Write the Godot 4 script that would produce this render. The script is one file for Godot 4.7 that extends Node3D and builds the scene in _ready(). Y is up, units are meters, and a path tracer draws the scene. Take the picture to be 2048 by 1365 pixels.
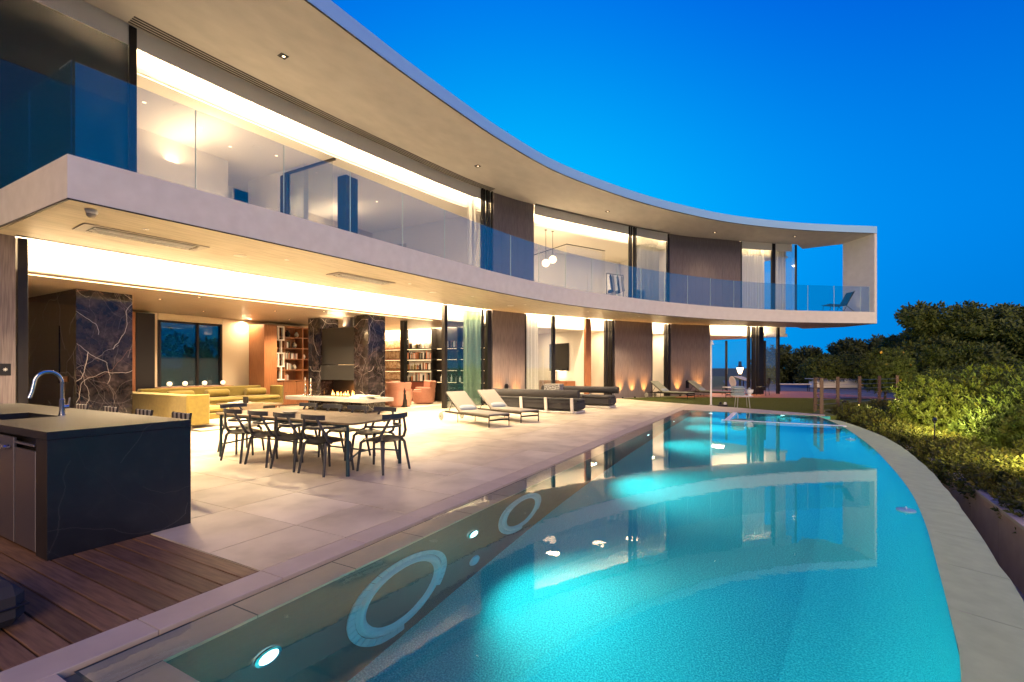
extends Node3D
# A curved two-storey house with a terrace and an overflow pool at dusk.
# Plan coordinates: s runs along the straight pool edge, t from the pool towards the house; P() turns them into the scene's x and -z.

class Shape:
	var V := PackedVector3Array()
	var N := PackedVector3Array()
	func tri(a: Vector3, b: Vector3, c: Vector3) -> void:
		var n := (c - a).cross(b - a).normalized()
		V.append(a); V.append(b); V.append(c)
		N.append(n); N.append(n); N.append(n)
	func tri_n(a: Vector3, b: Vector3, c: Vector3, na: Vector3, nb: Vector3, nc: Vector3) -> void:
		if (c - a).cross(b - a).dot(na + nb + nc) < 0.0:
			V.append(a); V.append(c); V.append(b)
			N.append(na); N.append(nc); N.append(nb)
		else:
			V.append(a); V.append(b); V.append(c)
			N.append(na); N.append(nb); N.append(nc)
	func quad(a: Vector3, b: Vector3, c: Vector3, d: Vector3) -> void:
		tri(a, b, c); tri(a, c, d)
	func quad_to(a: Vector3, b: Vector3, c: Vector3, d: Vector3, out: Vector3) -> void:
		if (c - a).cross(b - a).dot(out) < 0.0:
			quad(d, c, b, a)
		else:
			quad(a, b, c, d)
	func quad_n(a: Vector3, b: Vector3, c: Vector3, d: Vector3, na: Vector3, nb: Vector3, nc: Vector3, nd: Vector3) -> void:
		tri_n(a, b, c, na, nb, nc); tri_n(a, c, d, na, nc, nd)
	func box(c: Vector3, size: Vector3, turn := Basis()) -> Shape:
		return cbox(c, size, 0.0, turn)
	func cbox(c: Vector3, size: Vector3, bevel: float, turn := Basis()) -> Shape:
		var h := size * 0.5
		var b: float = minf(bevel, minf(h.x, minf(h.y, h.z)) * 0.95)
		var ax := [Vector3.RIGHT, Vector3.UP, Vector3.BACK]
		for i in 3:
			var j := (i + 1) % 3
			var k := (i + 2) % 3
			for sg in [-1.0, 1.0]:
				var n: Vector3 = ax[i] * sg
				var m: Vector3 = n * h[i]
				var p: Vector3 = ax[j] * (h[j] - b)
				var q: Vector3 = ax[k] * (h[k] - b)
				quad_to(c + turn * (m - p - q), c + turn * (m + p - q), c + turn * (m + p + q), c + turn * (m - p + q), turn * n)
			if b > 0.0:
				for sj in [-1.0, 1.0]:
					for sk in [-1.0, 1.0]:
						var e: Vector3 = ax[i] * (h[i] - b)
						var u: Vector3 = ax[j] * sj * h[j] + ax[k] * sk * (h[k] - b)
						var w: Vector3 = ax[j] * sj * (h[j] - b) + ax[k] * sk * h[k]
						quad_to(c + turn * (u - e), c + turn * (u + e), c + turn * (w + e), c + turn * (w - e), turn * (ax[j] * sj + ax[k] * sk))
		if b > 0.0:
			for sx in [-1.0, 1.0]:
				for sy in [-1.0, 1.0]:
					for sz in [-1.0, 1.0]:
						var p0 := Vector3(sx * h.x, sy * (h.y - b), sz * (h.z - b))
						var p1 := Vector3(sx * (h.x - b), sy * h.y, sz * (h.z - b))
						var p2 := Vector3(sx * (h.x - b), sy * (h.y - b), sz * h.z)
						var o: Vector3 = turn * Vector3(sx, sy, sz)
						tri_n(c + turn * p0, c + turn * p1, c + turn * p2, o.normalized(), o.normalized(), o.normalized())
		return self
	func tube(pts: Array, r0: float, r1 := -1.0, sides := 8, squash := 1.0) -> Shape:
		if r1 < 0.0:
			r1 = r0
		var rings := []
		var dirs := []
		var count := pts.size()
		var up := Vector3.UP
		for i in count:
			var f: Vector3 = (pts[mini(i + 1, count - 1)] - pts[maxi(i - 1, 0)]).normalized()
			if absf(f.dot(up)) > 0.95:
				up = Vector3.RIGHT if absf(f.x) < 0.9 else Vector3.BACK
			var sx := f.cross(up).normalized()
			var sy := sx.cross(f).normalized()
			up = sy
			var r := lerpf(r0, r1, float(i) / maxf(1.0, count - 1))
			var ring := PackedVector3Array()
			var nn := PackedVector3Array()
			for k in sides:
				var a := TAU * k / sides
				var o := sx * cos(a) + sy * sin(a) * squash
				ring.append(pts[i] + o * r)
				nn.append((sx * cos(a) * squash + sy * sin(a)).normalized())
			rings.append(ring); dirs.append(nn)
		for i in count - 1:
			for k in sides:
				var l := (k + 1) % sides
				quad_n(rings[i][k], rings[i][l], rings[i + 1][l], rings[i + 1][k], dirs[i][k], dirs[i][l], dirs[i + 1][l], dirs[i + 1][k])
		for e in [0, count - 1]:
			var away: Vector3 = (pts[0] - pts[1]) if e == 0 else (pts[count - 1] - pts[count - 2])
			for k in range(1, sides - 1):
				tri_n(rings[e][0], rings[e][k], rings[e][k + 1], away.normalized(), away.normalized(), away.normalized())
		return self
	func lathe(profile: Array, at := Vector3.ZERO, segs := 20, turn := Basis(), from_a := 0.0, to_a := TAU) -> Shape:
		for i in profile.size() - 1:
			var p: Vector2 = profile[i]
			var q: Vector2 = profile[i + 1]
			var e := q - p
			var nr := Vector2(e.y, -e.x).normalized()
			for k in segs:
				var a := lerpf(from_a, to_a, float(k) / segs)
				var b := lerpf(from_a, to_a, float(k + 1) / segs)
				var da := Vector3(cos(a), 0, sin(a))
				var db := Vector3(cos(b), 0, sin(b))
				var y := Vector3.UP
				var na := turn * (da * nr.x + y * nr.y)
				var nb := turn * (db * nr.x + y * nr.y)
				quad_n(at + turn * (da * p.x + y * p.y), at + turn * (db * p.x + y * p.y), at + turn * (db * q.x + y * q.y), at + turn * (da * q.x + y * q.y), na, nb, nb, na)
		return self
	func sweep(pts: Array, wide: float, high: float) -> Shape:
		# a flat bar: WIDE across in plan, HIGH upright
		var count := pts.size()
		var L := []
		for i in count:
			var f: Vector3 = (pts[mini(i + 1, count - 1)] - pts[maxi(i - 1, 0)])
			f.y = 0
			var sx := f.normalized().cross(Vector3.UP).normalized() * wide * 0.5
			var u := Vector3.UP * high * 0.5
			L.append([pts[i] - sx - u, pts[i] - sx + u, pts[i] + sx + u, pts[i] + sx - u])
		for i in count - 1:
			var mid: Vector3 = (pts[i] + pts[i + 1]) * 0.5
			for k in 4:
				var l := (k + 1) % 4
				var fc: Vector3 = (L[i][k] + L[i][l] + L[i + 1][k] + L[i + 1][l]) * 0.25
				quad_to(L[i][k], L[i][l], L[i + 1][l], L[i + 1][k], fc - mid)
		quad_to(L[0][0], L[0][1], L[0][2], L[0][3], pts[0] - pts[1])
		quad_to(L[-1][0], L[-1][1], L[-1][2], L[-1][3], pts[-1] - pts[-2])
		return self
	func band(A: PackedVector2Array, B: PackedVector2Array, y0: float, y1: float) -> Shape:
		# a solid strip between two plan curves of equal length
		for i in A.size() - 1:
			var a0 := Vector3(A[i].x, y0, -A[i].y)
			var a1 := Vector3(A[i + 1].x, y0, -A[i + 1].y)
			var b0 := Vector3(B[i].x, y0, -B[i].y)
			var b1 := Vector3(B[i + 1].x, y0, -B[i + 1].y)
			var u := Vector3.UP * (y1 - y0)
			var ab := (b0 + b1 - a0 - a1).normalized()
			quad_to(a0, a1, b1, b0, Vector3.DOWN)
			quad_to(a0 + u, a1 + u, b1 + u, b0 + u, Vector3.UP)
			quad_to(a0, a1, a1 + u, a0 + u, -ab)
			quad_to(b0, b1, b1 + u, b0 + u, ab)
			if i == 0:
				quad_to(a0, b0, b0 + u, a0 + u, a0 - a1)
			if i == A.size() - 2:
				quad_to(a1, b1, b1 + u, a1 + u, a1 - a0)
		return self
	func prism(poly: PackedVector2Array, y0: float, y1: float) -> Shape:
		var t := Geometry2D.triangulate_polygon(poly)
		for i in range(0, t.size(), 3):
			var a := poly[t[i]]
			var b := poly[t[i + 1]]
			var c := poly[t[i + 2]]
			for up in [false, true]:
				var y: float = y1 if up else y0
				var n := Vector3.UP if up else Vector3.DOWN
				tri_n(Vector3(a.x, y, -a.y), Vector3(b.x, y, -b.y), Vector3(c.x, y, -c.y), n, n, n)
				if y0 == y1:
					break
		if y0 != y1:
			var out := -1.0 if Geometry2D.is_polygon_clockwise(poly) else 1.0
			for i in poly.size():
				var p := poly[i]
				var q := poly[(i + 1) % poly.size()]
				var d := (q - p)
				quad_to(Vector3(p.x, y0, -p.y), Vector3(q.x, y0, -q.y), Vector3(q.x, y1, -q.y), Vector3(p.x, y1, -p.y), Vector3(d.y, 0, d.x) * out)
		return self
	func sheet(poly: PackedVector2Array, y: float) -> Shape:
		var t := Geometry2D.triangulate_polygon(poly)
		for i in range(0, t.size(), 3):
			var a := poly[t[i]]
			var b := poly[t[i + 1]]
			var c := poly[t[i + 2]]
			tri_n(Vector3(a.x, y, -a.y), Vector3(b.x, y, -b.y), Vector3(c.x, y, -c.y), Vector3.UP, Vector3.UP, Vector3.UP)
		return self
	func mesh() -> ArrayMesh:
		var m := ArrayMesh.new()
		var a := []
		a.resize(Mesh.ARRAY_MAX)
		a[Mesh.ARRAY_VERTEX] = V
		a[Mesh.ARRAY_NORMAL] = N
		m.add_surface_from_arrays(Mesh.PRIMITIVE_TRIANGLES, a)
		return m

var taken := {}
var M := {}
var house: Node3D
var EDGE: PackedVector2Array
var ROOF: PackedVector2Array
var WALL: PackedVector2Array
var WEIR: PackedVector2Array
var WEIR_OUT: PackedVector2Array
var PARAPET: PackedVector2Array
const WARM := Color(1.0, 0.87, 0.68)

func P(s: float, t: float, y := 0.0) -> Vector3:
	return Vector3(s, y, -t)

func shape() -> Shape:
	return Shape.new()

func numbered(called: String) -> String:
	var n: int = taken.get(called, 0)
	taken[called] = n + 1
	return called if n == 0 else "%s_%03d" % [called, n]

func obj(called: String, what, material: Material, parent: Node3D = self) -> MeshInstance3D:
	var o := MeshInstance3D.new()
	o.mesh = what.mesh() if what is Shape else what
	o.material_override = null
	for i in o.mesh.get_surface_count():
		o.set_surface_override_material(i, material)
	o.name = numbered(called) if parent == self else called
	parent.add_child(o, true)
	return o

func thing(called: String, label: String, category: String, at := Vector3.ZERO, turn := 0.0, group := "") -> Node3D:
	var o := Node3D.new()
	o.name = numbered(called)
	add_child(o)
	o.position = at
	o.rotation.y = turn
	tag(o, label, category, group)
	return o

func tag(o: Node3D, label: String, category: String, group := "") -> Node3D:
	o.set_meta("label", label)
	o.set_meta("category", category)
	if group:
		o.set_meta("group", group)
	return o

func structure(called: String, what, material: Material, label := "") -> MeshInstance3D:
	var o := obj(called, what, material)
	o.set_meta("kind", "structure")
	if label:
		o.set_meta("label", label)
	return o

func copy_of(root: Node3D, called: String, at: Vector3, turn: float, label := "") -> Node3D:
	var r: Node3D = root.duplicate()
	r.name = numbered(called)
	add_child(r)
	r.position = at
	r.rotation.y = turn
	if label:
		r.set_meta("label", label)
	return r

func yaw(ds: float, dt: float) -> float:
	return atan2(dt, ds)

func spline(ctrl: Array, n := 16) -> PackedVector2Array:
	var q := [ctrl[0] * 2.0 - ctrl[1]]
	q.append_array(ctrl)
	q.append(ctrl[-1] * 2.0 - ctrl[-2])
	var out := PackedVector2Array()
	for i in range(1, q.size() - 2):
		for k in n:
			out.append(q[i].cubic_interpolate(q[i + 1], q[i - 1], q[i + 2], float(k) / n))
	out.append(ctrl[-1])
	return out

func at_s(c: PackedVector2Array, s: float) -> Vector2:
	for i in c.size() - 1:
		if s <= c[i + 1].x or i == c.size() - 2:
			return c[i].lerp(c[i + 1], (s - c[i].x) / (c[i + 1].x - c[i].x))
	return c[-1]

func sub(c: PackedVector2Array, s0: float, s1: float, step := 0.4) -> PackedVector2Array:
	var out := PackedVector2Array()
	var n := maxi(1, int(ceil(absf(s1 - s0) / step)))
	for i in n + 1:
		out.append(at_s(c, lerpf(s0, s1, float(i) / n)))
	return out

func off(c: PackedVector2Array, d: float) -> PackedVector2Array:
	var out := PackedVector2Array()
	for i in c.size():
		var f := (c[mini(i + 1, c.size() - 1)] - c[maxi(i - 1, 0)]).normalized()
		out.append(c[i] + Vector2(-f.y, f.x) * d)
	return out

func normal_at(c: PackedVector2Array, s: float) -> Vector2:
	var f := (at_s(c, s + 0.1) - at_s(c, s - 0.1)).normalized()
	return Vector2(-f.y, f.x)

func along_lengths(c: PackedVector2Array, pitch: float) -> PackedFloat32Array:
	# the s of points PITCH apart along the curve
	var out := PackedFloat32Array([c[0].x])
	var left := pitch
	for i in c.size() - 1:
		var l := c[i].distance_to(c[i + 1])
		var at := 0.0
		while l - at > left:
			at += left
			out.append(lerpf(c[i].x, c[i + 1].x, at / l))
			left = pitch
		left -= l - at
	return out

# ---------- light ----------
func area(at: Vector3, size: Vector2, towards: Vector3, energy: float, color := WARM, parent: Node3D = self) -> void:
	var l := AreaLight3D.new()
	l.name = "lamp_light"
	l.area_size = size
	l.light_energy = energy
	l.light_color = color
	l.shadow_enabled = true
	l.area_range = 40.0
	parent.add_child(l, true)
	var up := Vector3.UP if absf(towards.normalized().y) < 0.9 else Vector3.RIGHT
	l.look_at_from_position(at, at + towards, up)

func spot(at: Vector3, towards: Vector3, angle: float, energy: float, color := WARM, soft := 0.03, parent: Node3D = self, blend := 1.0) -> void:
	var l := SpotLight3D.new()
	l.name = "lamp_light"
	l.spot_angle = angle
	l.spot_range = 20.0
	l.spot_angle_attenuation = blend
	l.light_energy = energy
	l.light_color = color
	l.light_size = soft
	l.shadow_enabled = true
	parent.add_child(l, true)
	var up := Vector3.UP if absf(towards.normalized().y) < 0.9 else Vector3.RIGHT
	l.look_at_from_position(at, at + towards, up)

func omni(at: Vector3, energy: float, color := WARM, soft := 0.05, parent: Node3D = self) -> void:
	var l := OmniLight3D.new()
	l.name = "lamp_light"
	l.light_energy = energy
	l.light_color = color
	l.light_size = soft
	l.omni_range = 30.0
	l.shadow_enabled = true
	parent.add_child(l, true)
	l.global_position = at

# ---------- materials ----------
func lin(r: float, g: float, b: float) -> Color:
	return Color(r, g, b).linear_to_srgb()

func mat(called: String, c: Color, rough := 0.6, metal := 0.0, spec := 0.5) -> StandardMaterial3D:
	var m := StandardMaterial3D.new()
	m.resource_name = called
	m.albedo_color = c
	m.roughness = rough
	m.metallic = metal
	m.metallic_specular = spec
	M[called] = m
	return m

func noise(seed_: int, freq: float, octaves := 4, kind := FastNoiseLite.TYPE_SIMPLEX_SMOOTH) -> FastNoiseLite:
	var n := FastNoiseLite.new()
	n.seed = seed_
	n.frequency = freq
	n.noise_type = kind
	n.fractal_octaves = octaves
	return n

func ntex(seed_: int, freq: float, colors: Array, octaves := 4, size := 512, kind := FastNoiseLite.TYPE_SIMPLEX_SMOOTH) -> NoiseTexture2D:
	var t := NoiseTexture2D.new()
	t.width = size
	t.height = size
	t.seamless = true
	t.noise = noise(seed_, freq, octaves, kind)
	var g := Gradient.new()
	var o := PackedFloat32Array()
	var cs := PackedColorArray()
	for i in colors.size():
		o.append(float(i) / (colors.size() - 1))
		cs.append(colors[i])
	g.offsets = o
	g.colors = cs
	t.color_ramp = g
	return t

func textured(m: StandardMaterial3D, tex: Texture2D, scale_: Vector3, in_world := true) -> StandardMaterial3D:
	m.albedo_texture = tex
	m.uv1_triplanar = true
	m.uv1_world_triplanar = in_world
	m.uv1_scale = scale_
	return m

func relief(m: StandardMaterial3D, tex: Texture2D, depth_cm: float) -> StandardMaterial3D:
	m.heightmap_enabled = true
	m.heightmap_texture = tex
	m.heightmap_scale = depth_cm
	return m

func grey(v: float) -> Color:
	return Color(v, v, v)

func glow(called: String, c: Color, energy: float) -> StandardMaterial3D:
	var m := mat(called, Color(0.9, 0.9, 0.9), 0.5)
	m.emission_enabled = true
	m.emission = c
	m.emission_energy_multiplier = energy
	return m

func pane(called: String, c: Color, alpha: float, spec := 0.5) -> StandardMaterial3D:
	var m := mat(called, Color(c.r, c.g, c.b, alpha), 0.02, 0.0, spec)
	m.transparency = BaseMaterial3D.TRANSPARENCY_ALPHA
	m.cull_mode = BaseMaterial3D.CULL_DISABLED
	return m

func vein_picture(seed_: int, base: Color, tone: Color, vein: Color, rust: Color, veins: int, size := 512) -> ImageTexture:
	# dark marble: mottled ground, wandering pale and rusty veins
	var rng := RandomNumberGenerator.new()
	rng.seed = seed_
	var n1 := noise(seed_, 0.012, 5)
	var n2 := noise(seed_ + 7, 0.05, 4)
	var im := Image.create(size, size, false, Image.FORMAT_RGB8)
	for y in size:
		for x in size:
			var a := clampf(n1.get_noise_2d(x, y) * 0.9 + 0.45 + n2.get_noise_2d(x, y) * 0.35, 0.0, 1.0)
			im.set_pixel(x, y, base.lerp(tone, a * a))
	for v in veins:
		var p := Vector2(rng.randf() * size, rng.randf() * size)
		var d := Vector2.RIGHT.rotated(rng.randf_range(0.6, 1.35) * (1.0 if rng.randf() < 0.5 else -1.0))
		var thick := rng.randf_range(0.35, 1.15) if v % 4 == 0 else rng.randf_range(0.25, 0.7)
		var tint := vein if v % 3 != 1 else rust
		var strength := rng.randf_range(0.55, 1.0) if v % 4 == 0 else rng.randf_range(0.15, 0.5)
		for k in rng.randi_range(160, 620):
			d = d.rotated(rng.randf_range(-0.11, 0.11) + (rng.randf_range(-0.8, 0.8) if rng.randf() < 0.008 else 0.0))
			p += d * 1.0
			var r := int(ceil(thick + 0.6))
			for yy in range(-r, r + 1):
				for xx in range(-r, r + 1):
					var f := clampf(thick + 0.6 - Vector2(xx, yy).length(), 0.0, 1.0) * strength
					if f > 0.0:
						var px := posmod(int(p.x) + xx, size)
						var py := posmod(int(p.y) + yy, size)
						im.set_pixel(px, py, im.get_pixel(px, py).lerp(tint, f))
	return ImageTexture.create_from_image(im)

func make_materials() -> void:
	textured(mat("render_white", Color.WHITE, 0.75), ntex(11, 0.02, [lin(0.67, 0.645, 0.59), lin(0.77, 0.745, 0.69)], 5), Vector3(0.25, 0.25, 0.25))
	textured(mat("board_soffit", Color.WHITE, 0.42), ntex(12, 0.02, [lin(0.27, 0.245, 0.20), lin(0.38, 0.345, 0.28), lin(0.46, 0.42, 0.34)], 5), Vector3(0.10, 0.4, 0.9))
	textured(mat("roof_soffit", Color.WHITE, 0.7), ntex(13, 0.014, [lin(0.42, 0.395, 0.355), lin(0.51, 0.48, 0.43)], 5), Vector3(0.12, 0.4, 0.25))
	mat("sky_cyan_metal", lin(0.58, 0.88, 0.90), 0.35, 0.5)  # cyan base colour paints in the sky reflected by the roof rim
	mat("plaster", lin(0.78, 0.75, 0.70), 0.8)
	mat("white_paint", lin(0.8, 0.8, 0.79), 0.55)
	textured(mat("wood_panel", Color.WHITE, 0.5), ntex(14, 0.03, [lin(0.085, 0.070, 0.072), lin(0.17, 0.143, 0.146), lin(0.26, 0.22, 0.222)], 5), Vector3(3.2, 0.10, 3.2))
	relief(M.wood_panel, ntex(15, 0.03, [grey(0.2), grey(1.0)], 3), 0.15)
	textured(mat("wood_ceiling", Color.WHITE, 0.35), ntex(16, 0.03, [lin(0.16, 0.115, 0.08), lin(0.27, 0.20, 0.145), lin(0.35, 0.265, 0.195)], 5), Vector3(0.10, 1.2, 2.4))
	textured(mat("cabinet_wood", Color.WHITE, 0.4), ntex(17, 0.03, [lin(0.20, 0.075, 0.03), lin(0.30, 0.12, 0.05), lin(0.36, 0.16, 0.07)], 5), Vector3(2.4, 0.12, 2.4))
	var stone := [[0.54, 0.485, 0.38], [0.585, 0.53, 0.42], [0.50, 0.45, 0.35]]
	for i in 3:
		var c: Array = stone[i]
		var m := textured(mat("paver_%d" % i, Color.WHITE, 0.42), ntex(20 + i, 0.008, [lin(c[0] * 0.74, c[1] * 0.73, c[2] * 0.71), lin(c[0], c[1], c[2]), lin(c[0] * 1.16, c[1] * 1.17, c[2] * 1.18)], 6), Vector3(0.33, 0.33, 0.33))  # stone mottling, widened to paint in uneven patches of reflected light
		m.roughness_texture = ntex(30 + i, 0.012, [grey(0.86), grey(1.0)], 5)
	textured(mat("joint", Color.WHITE, 0.9), ntex(33, 0.05, [lin(0.10, 0.085, 0.07), lin(0.15, 0.13, 0.11)], 3), Vector3(1, 1, 1))
	textured(mat("coping_stone", Color.WHITE, 0.5), ntex(24, 0.01, [lin(0.42, 0.36, 0.285), lin(0.50, 0.435, 0.35)], 6), Vector3(0.4, 0.4, 0.4))
	for i in 3:
		var k := 0.8 + 0.2 * i
		textured(mat("deck_%d" % i, Color.WHITE, 0.55), ntex(40 + i, 0.03, [lin(0.075 * k, 0.040 * k, 0.022 * k), lin(0.14 * k, 0.078 * k, 0.042 * k), lin(0.20 * k, 0.115 * k, 0.064 * k)], 6), Vector3(2.6, 1.0, 0.16))
	textured(mat("island_stone", Color.WHITE, 0.38), vein_picture(51, lin(0.012, 0.0115, 0.011), lin(0.019, 0.018, 0.017), lin(0.13, 0.12, 0.10), lin(0.06, 0.05, 0.04), 12, 512), Vector3(0.45, 0.45, 0.45))
	textured(mat("marble", Color.WHITE, 0.09), vein_picture(62, lin(0.014, 0.011, 0.012), lin(0.060, 0.045, 0.046), lin(0.62, 0.57, 0.53), lin(0.26, 0.13, 0.09), 64, 640), Vector3(0.34, 0.34, 0.34))
	mat("black_metal", lin(0.012, 0.012, 0.014), 0.4, 0.3)
	mat("bronze_frame", lin(0.030, 0.026, 0.024), 0.35, 0.5)
	mat("dark_glass_tv", lin(0.008, 0.008, 0.009), 0.12)
	mat("hearth_stone", lin(0.24, 0.235, 0.23), 0.6)
	mat("matte_black", lin(0.015, 0.015, 0.016), 0.55)
	mat("steel", lin(0.55, 0.55, 0.56), 0.28, 1.0)
	mat("brushed_steel", lin(0.33, 0.31, 0.31), 0.42, 1.0)
	mat("chrome", lin(0.75, 0.76, 0.78), 0.12, 1.0)
	mat("silver", lin(0.72, 0.70, 0.66), 0.2, 1.0)
	mat("chair_paint", lin(0.030, 0.034, 0.043), 0.42)
	mat("table_metal", lin(0.012, 0.045, 0.065), 0.4, 0.2)
	textured(mat("table_wood", Color.WHITE, 0.3), ntex(55, 0.02, [lin(0.16, 0.12, 0.075), lin(0.21, 0.165, 0.105)], 5), Vector3(0.3, 1.0, 1.4))
	textured(mat("olive_velvet", Color.WHITE, 0.85), ntex(56, 0.02, [lin(0.15, 0.106, 0.013), lin(0.205, 0.15, 0.02)], 4), Vector3(0.7, 0.7, 0.7))
	M.olive_velvet.rim_enabled = true
	M.olive_velvet.rim = 0.5
	M.olive_velvet.rim_tint = 0.7
	textured(mat("coral_leather", Color.WHITE, 0.5), ntex(57, 0.02, [lin(0.46, 0.20, 0.135), lin(0.56, 0.26, 0.18)], 4), Vector3(0.8, 0.8, 0.8))
	textured(mat("grey_cloth", Color.WHITE, 0.9), ntex(58, 0.2, [lin(0.26, 0.25, 0.22), lin(0.34, 0.325, 0.29)], 2), Vector3(2, 2, 2))
	textured(mat("sling", Color.WHITE, 0.85), ntex(59, 0.2, [lin(0.20, 0.19, 0.165), lin(0.26, 0.245, 0.215)], 2), Vector3(2, 2, 2))
	textured(mat("sage_cloth", Color.WHITE, 0.9), ntex(92, 0.2, [lin(0.20, 0.22, 0.17), lin(0.27, 0.29, 0.23)], 2), Vector3(2, 2, 2))
	mat("pillow_blue", lin(0.26, 0.31, 0.35), 0.9)
	textured(mat("charcoal_cloth", Color.WHITE, 0.9), ntex(60, 0.2, [lin(0.022, 0.022, 0.025), lin(0.034, 0.034, 0.038)], 2), Vector3(2, 2, 2))
	mat("frame_white", lin(0.62, 0.60, 0.57), 0.4)
	textured(mat("curtain_sheer", Color.WHITE, 0.9), ntex(61, 0.05, [lin(0.66, 0.65, 0.62), lin(0.74, 0.73, 0.70)], 2), Vector3(3, 0.2, 3))
	M.curtain_sheer.backlight_enabled = true
	M.curtain_sheer.backlight = Color(0.8, 0.8, 0.78)
	mat("curtain_green", lin(0.30, 0.42, 0.30), 0.9)
	M.curtain_green.backlight_enabled = true
	M.curtain_green.backlight = Color(0.5, 0.6, 0.5)
	textured(mat("rug", Color.WHITE, 0.95), ntex(63, 0.06, [lin(0.50, 0.44, 0.36), lin(0.62, 0.56, 0.47)], 4), Vector3(1, 1, 1))
	textured(mat("floor_inside", Color.WHITE, 0.35), ntex(64, 0.01, [lin(0.40, 0.345, 0.27), lin(0.48, 0.42, 0.335)], 5), Vector3(0.3, 0.3, 0.3))
	textured(mat("rock_wall", Color.WHITE, 0.8), ntex(65, 0.02, [lin(0.26, 0.13, 0.06), lin(0.52, 0.36, 0.22), lin(0.68, 0.56, 0.40)], 5), Vector3(0.6, 0.6, 0.6))
	textured(mat("terracotta", Color.WHITE, 0.6), ntex(66, 0.02, [lin(0.34, 0.12, 0.06), lin(0.44, 0.17, 0.09)], 5), Vector3(0.4, 0.4, 0.4))
	textured(mat("asphalt", Color.WHITE, 0.7), ntex(67, 0.1, [lin(0.10, 0.10, 0.11), lin(0.15, 0.15, 0.16)], 4), Vector3(0.5, 0.5, 0.5))
	textured(mat("soil", Color.WHITE, 0.95), ntex(68, 0.05, [lin(0.020, 0.016, 0.010), lin(0.05, 0.04, 0.025)], 5), Vector3(0.4, 0.4, 0.4))
	textured(mat("lawn", Color.WHITE, 0.95), ntex(69, 0.06, [lin(0.07, 0.09, 0.015), lin(0.12, 0.145, 0.026)], 5), Vector3(0.5, 0.5, 0.5))
	textured(mat("far_land", Color.WHITE, 0.95), ntex(70, 0.03, [lin(0.012, 0.022, 0.018), lin(0.03, 0.045, 0.03)], 5), Vector3(0.01, 0.01, 0.01))
	# pool
	textured(mat("pool_plaster", Color.WHITE, 0.7), ntex(71, 0.07, [lin(0.01, 0.24, 0.29), lin(0.05, 0.46, 0.50), lin(0.22, 0.80, 0.80)], 4, 1024), Vector3(0.7, 0.7, 0.7))
	relief(M.pool_plaster, ntex(72, 0.07, [grey(0), grey(1)], 3, 1024), 0.6)
	textured(mat("pool_tile_dark", Color.WHITE, 0.5), ntex(73, 0.3, [lin(0.035, 0.055, 0.06), lin(0.07, 0.10, 0.105)], 2), Vector3(2, 2, 2))
	textured(mat("weir_stone", Color.WHITE, 0.55, 0.0, 0.25), ntex(74, 0.02, [lin(0.45, 0.54, 0.24), lin(0.56, 0.66, 0.31)], 5), Vector3(0.5, 0.5, 0.5))
	textured(mat("parapet_stone", Color.WHITE, 0.55), ntex(75, 0.015, [lin(0.38, 0.26, 0.205), lin(0.47, 0.33, 0.265)], 5), Vector3(0.5, 0.5, 0.5))
	var w := mat("pool_water", Color(0.90, 0.99, 1.0, 0.0), 0.0)
	w.refraction_enabled = true
	w.refraction_scale = 0.033
	w.transparency = BaseMaterial3D.TRANSPARENCY_ALPHA
	relief(w, ntex(76, 0.012, [grey(0), grey(1)], 4, 1024), 0.018)
	w.uv1_triplanar = true
	w.uv1_world_triplanar = true
	w.uv1_scale = Vector3(0.35, 0.35, 0.35)
	mat("niche_rim", lin(0.20, 0.44, 0.58), 0.4)
	# glass
	pane("window_glass", Color(0.75, 0.85, 0.85), 0.03, 0.5)
	pane("tinted_glass", Color(0.10, 0.28, 0.30), 0.16, 0.6)
	pane("rail_glass", Color(0.02, 0.42, 0.56), 0.09, 0.62)  # teal film paints in sky reflection on top of the glass tint
	pane("sky_teal_glass", Color(0.03, 0.20, 0.26), 0.62, 0.5)  # teal film painted for sky reflection and a darker view behind
	pane("rail_edge", Color(0.75, 0.85, 0.85), 0.75, 0.5)
	# lamps
	glow("led", Color(1.0, 0.86, 0.66), 6.0)
	glow("led_line", Color(1.0, 0.85, 0.62), 3.0)
	glow("bulb", Color(1.0, 0.86, 0.66), 5.0)
	glow("soft_bulb", Color(1.0, 0.9, 0.7), 1.0)
	glow("pool_lens", Color(0.75, 0.97, 1.0), 7.0)
	glow("flame", Color(1.0, 0.62, 0.25), 6.0)
	# plants
	for a in [["leaf_bush", 0.11, 0.145, 0.018], ["leaf_hedge", 0.075, 0.11, 0.018], ["leaf_tree", 0.105, 0.14, 0.03], ["leaf_dark", 0.07, 0.095, 0.03], ["leaf_cover", 0.105, 0.12, 0.02], ["leaf_citrus", 0.085, 0.12, 0.02]]:
		var lm := mat(a[0], lin(a[1], a[2], a[3]), 0.55, 0.0, 0.35)
		lm.vertex_color_use_as_albedo = true
		lm.backlight_enabled = true
		lm.backlight = Color(0.35, 0.45, 0.15)
	mat("bark", lin(0.045, 0.035, 0.026), 0.9)
	mat("lemon", lin(0.62, 0.36, 0.03), 0.5)
	textured(mat("rust_post", Color.WHITE, 0.7), ntex(80, 0.1, [lin(0.07, 0.04, 0.03), lin(0.13, 0.075, 0.055)], 4), Vector3(1, 1, 1))
	mat("grass_blade", lin(0.115, 0.14, 0.024), 0.6)
	M.grass_blade.vertex_color_use_as_albedo = true

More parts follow.
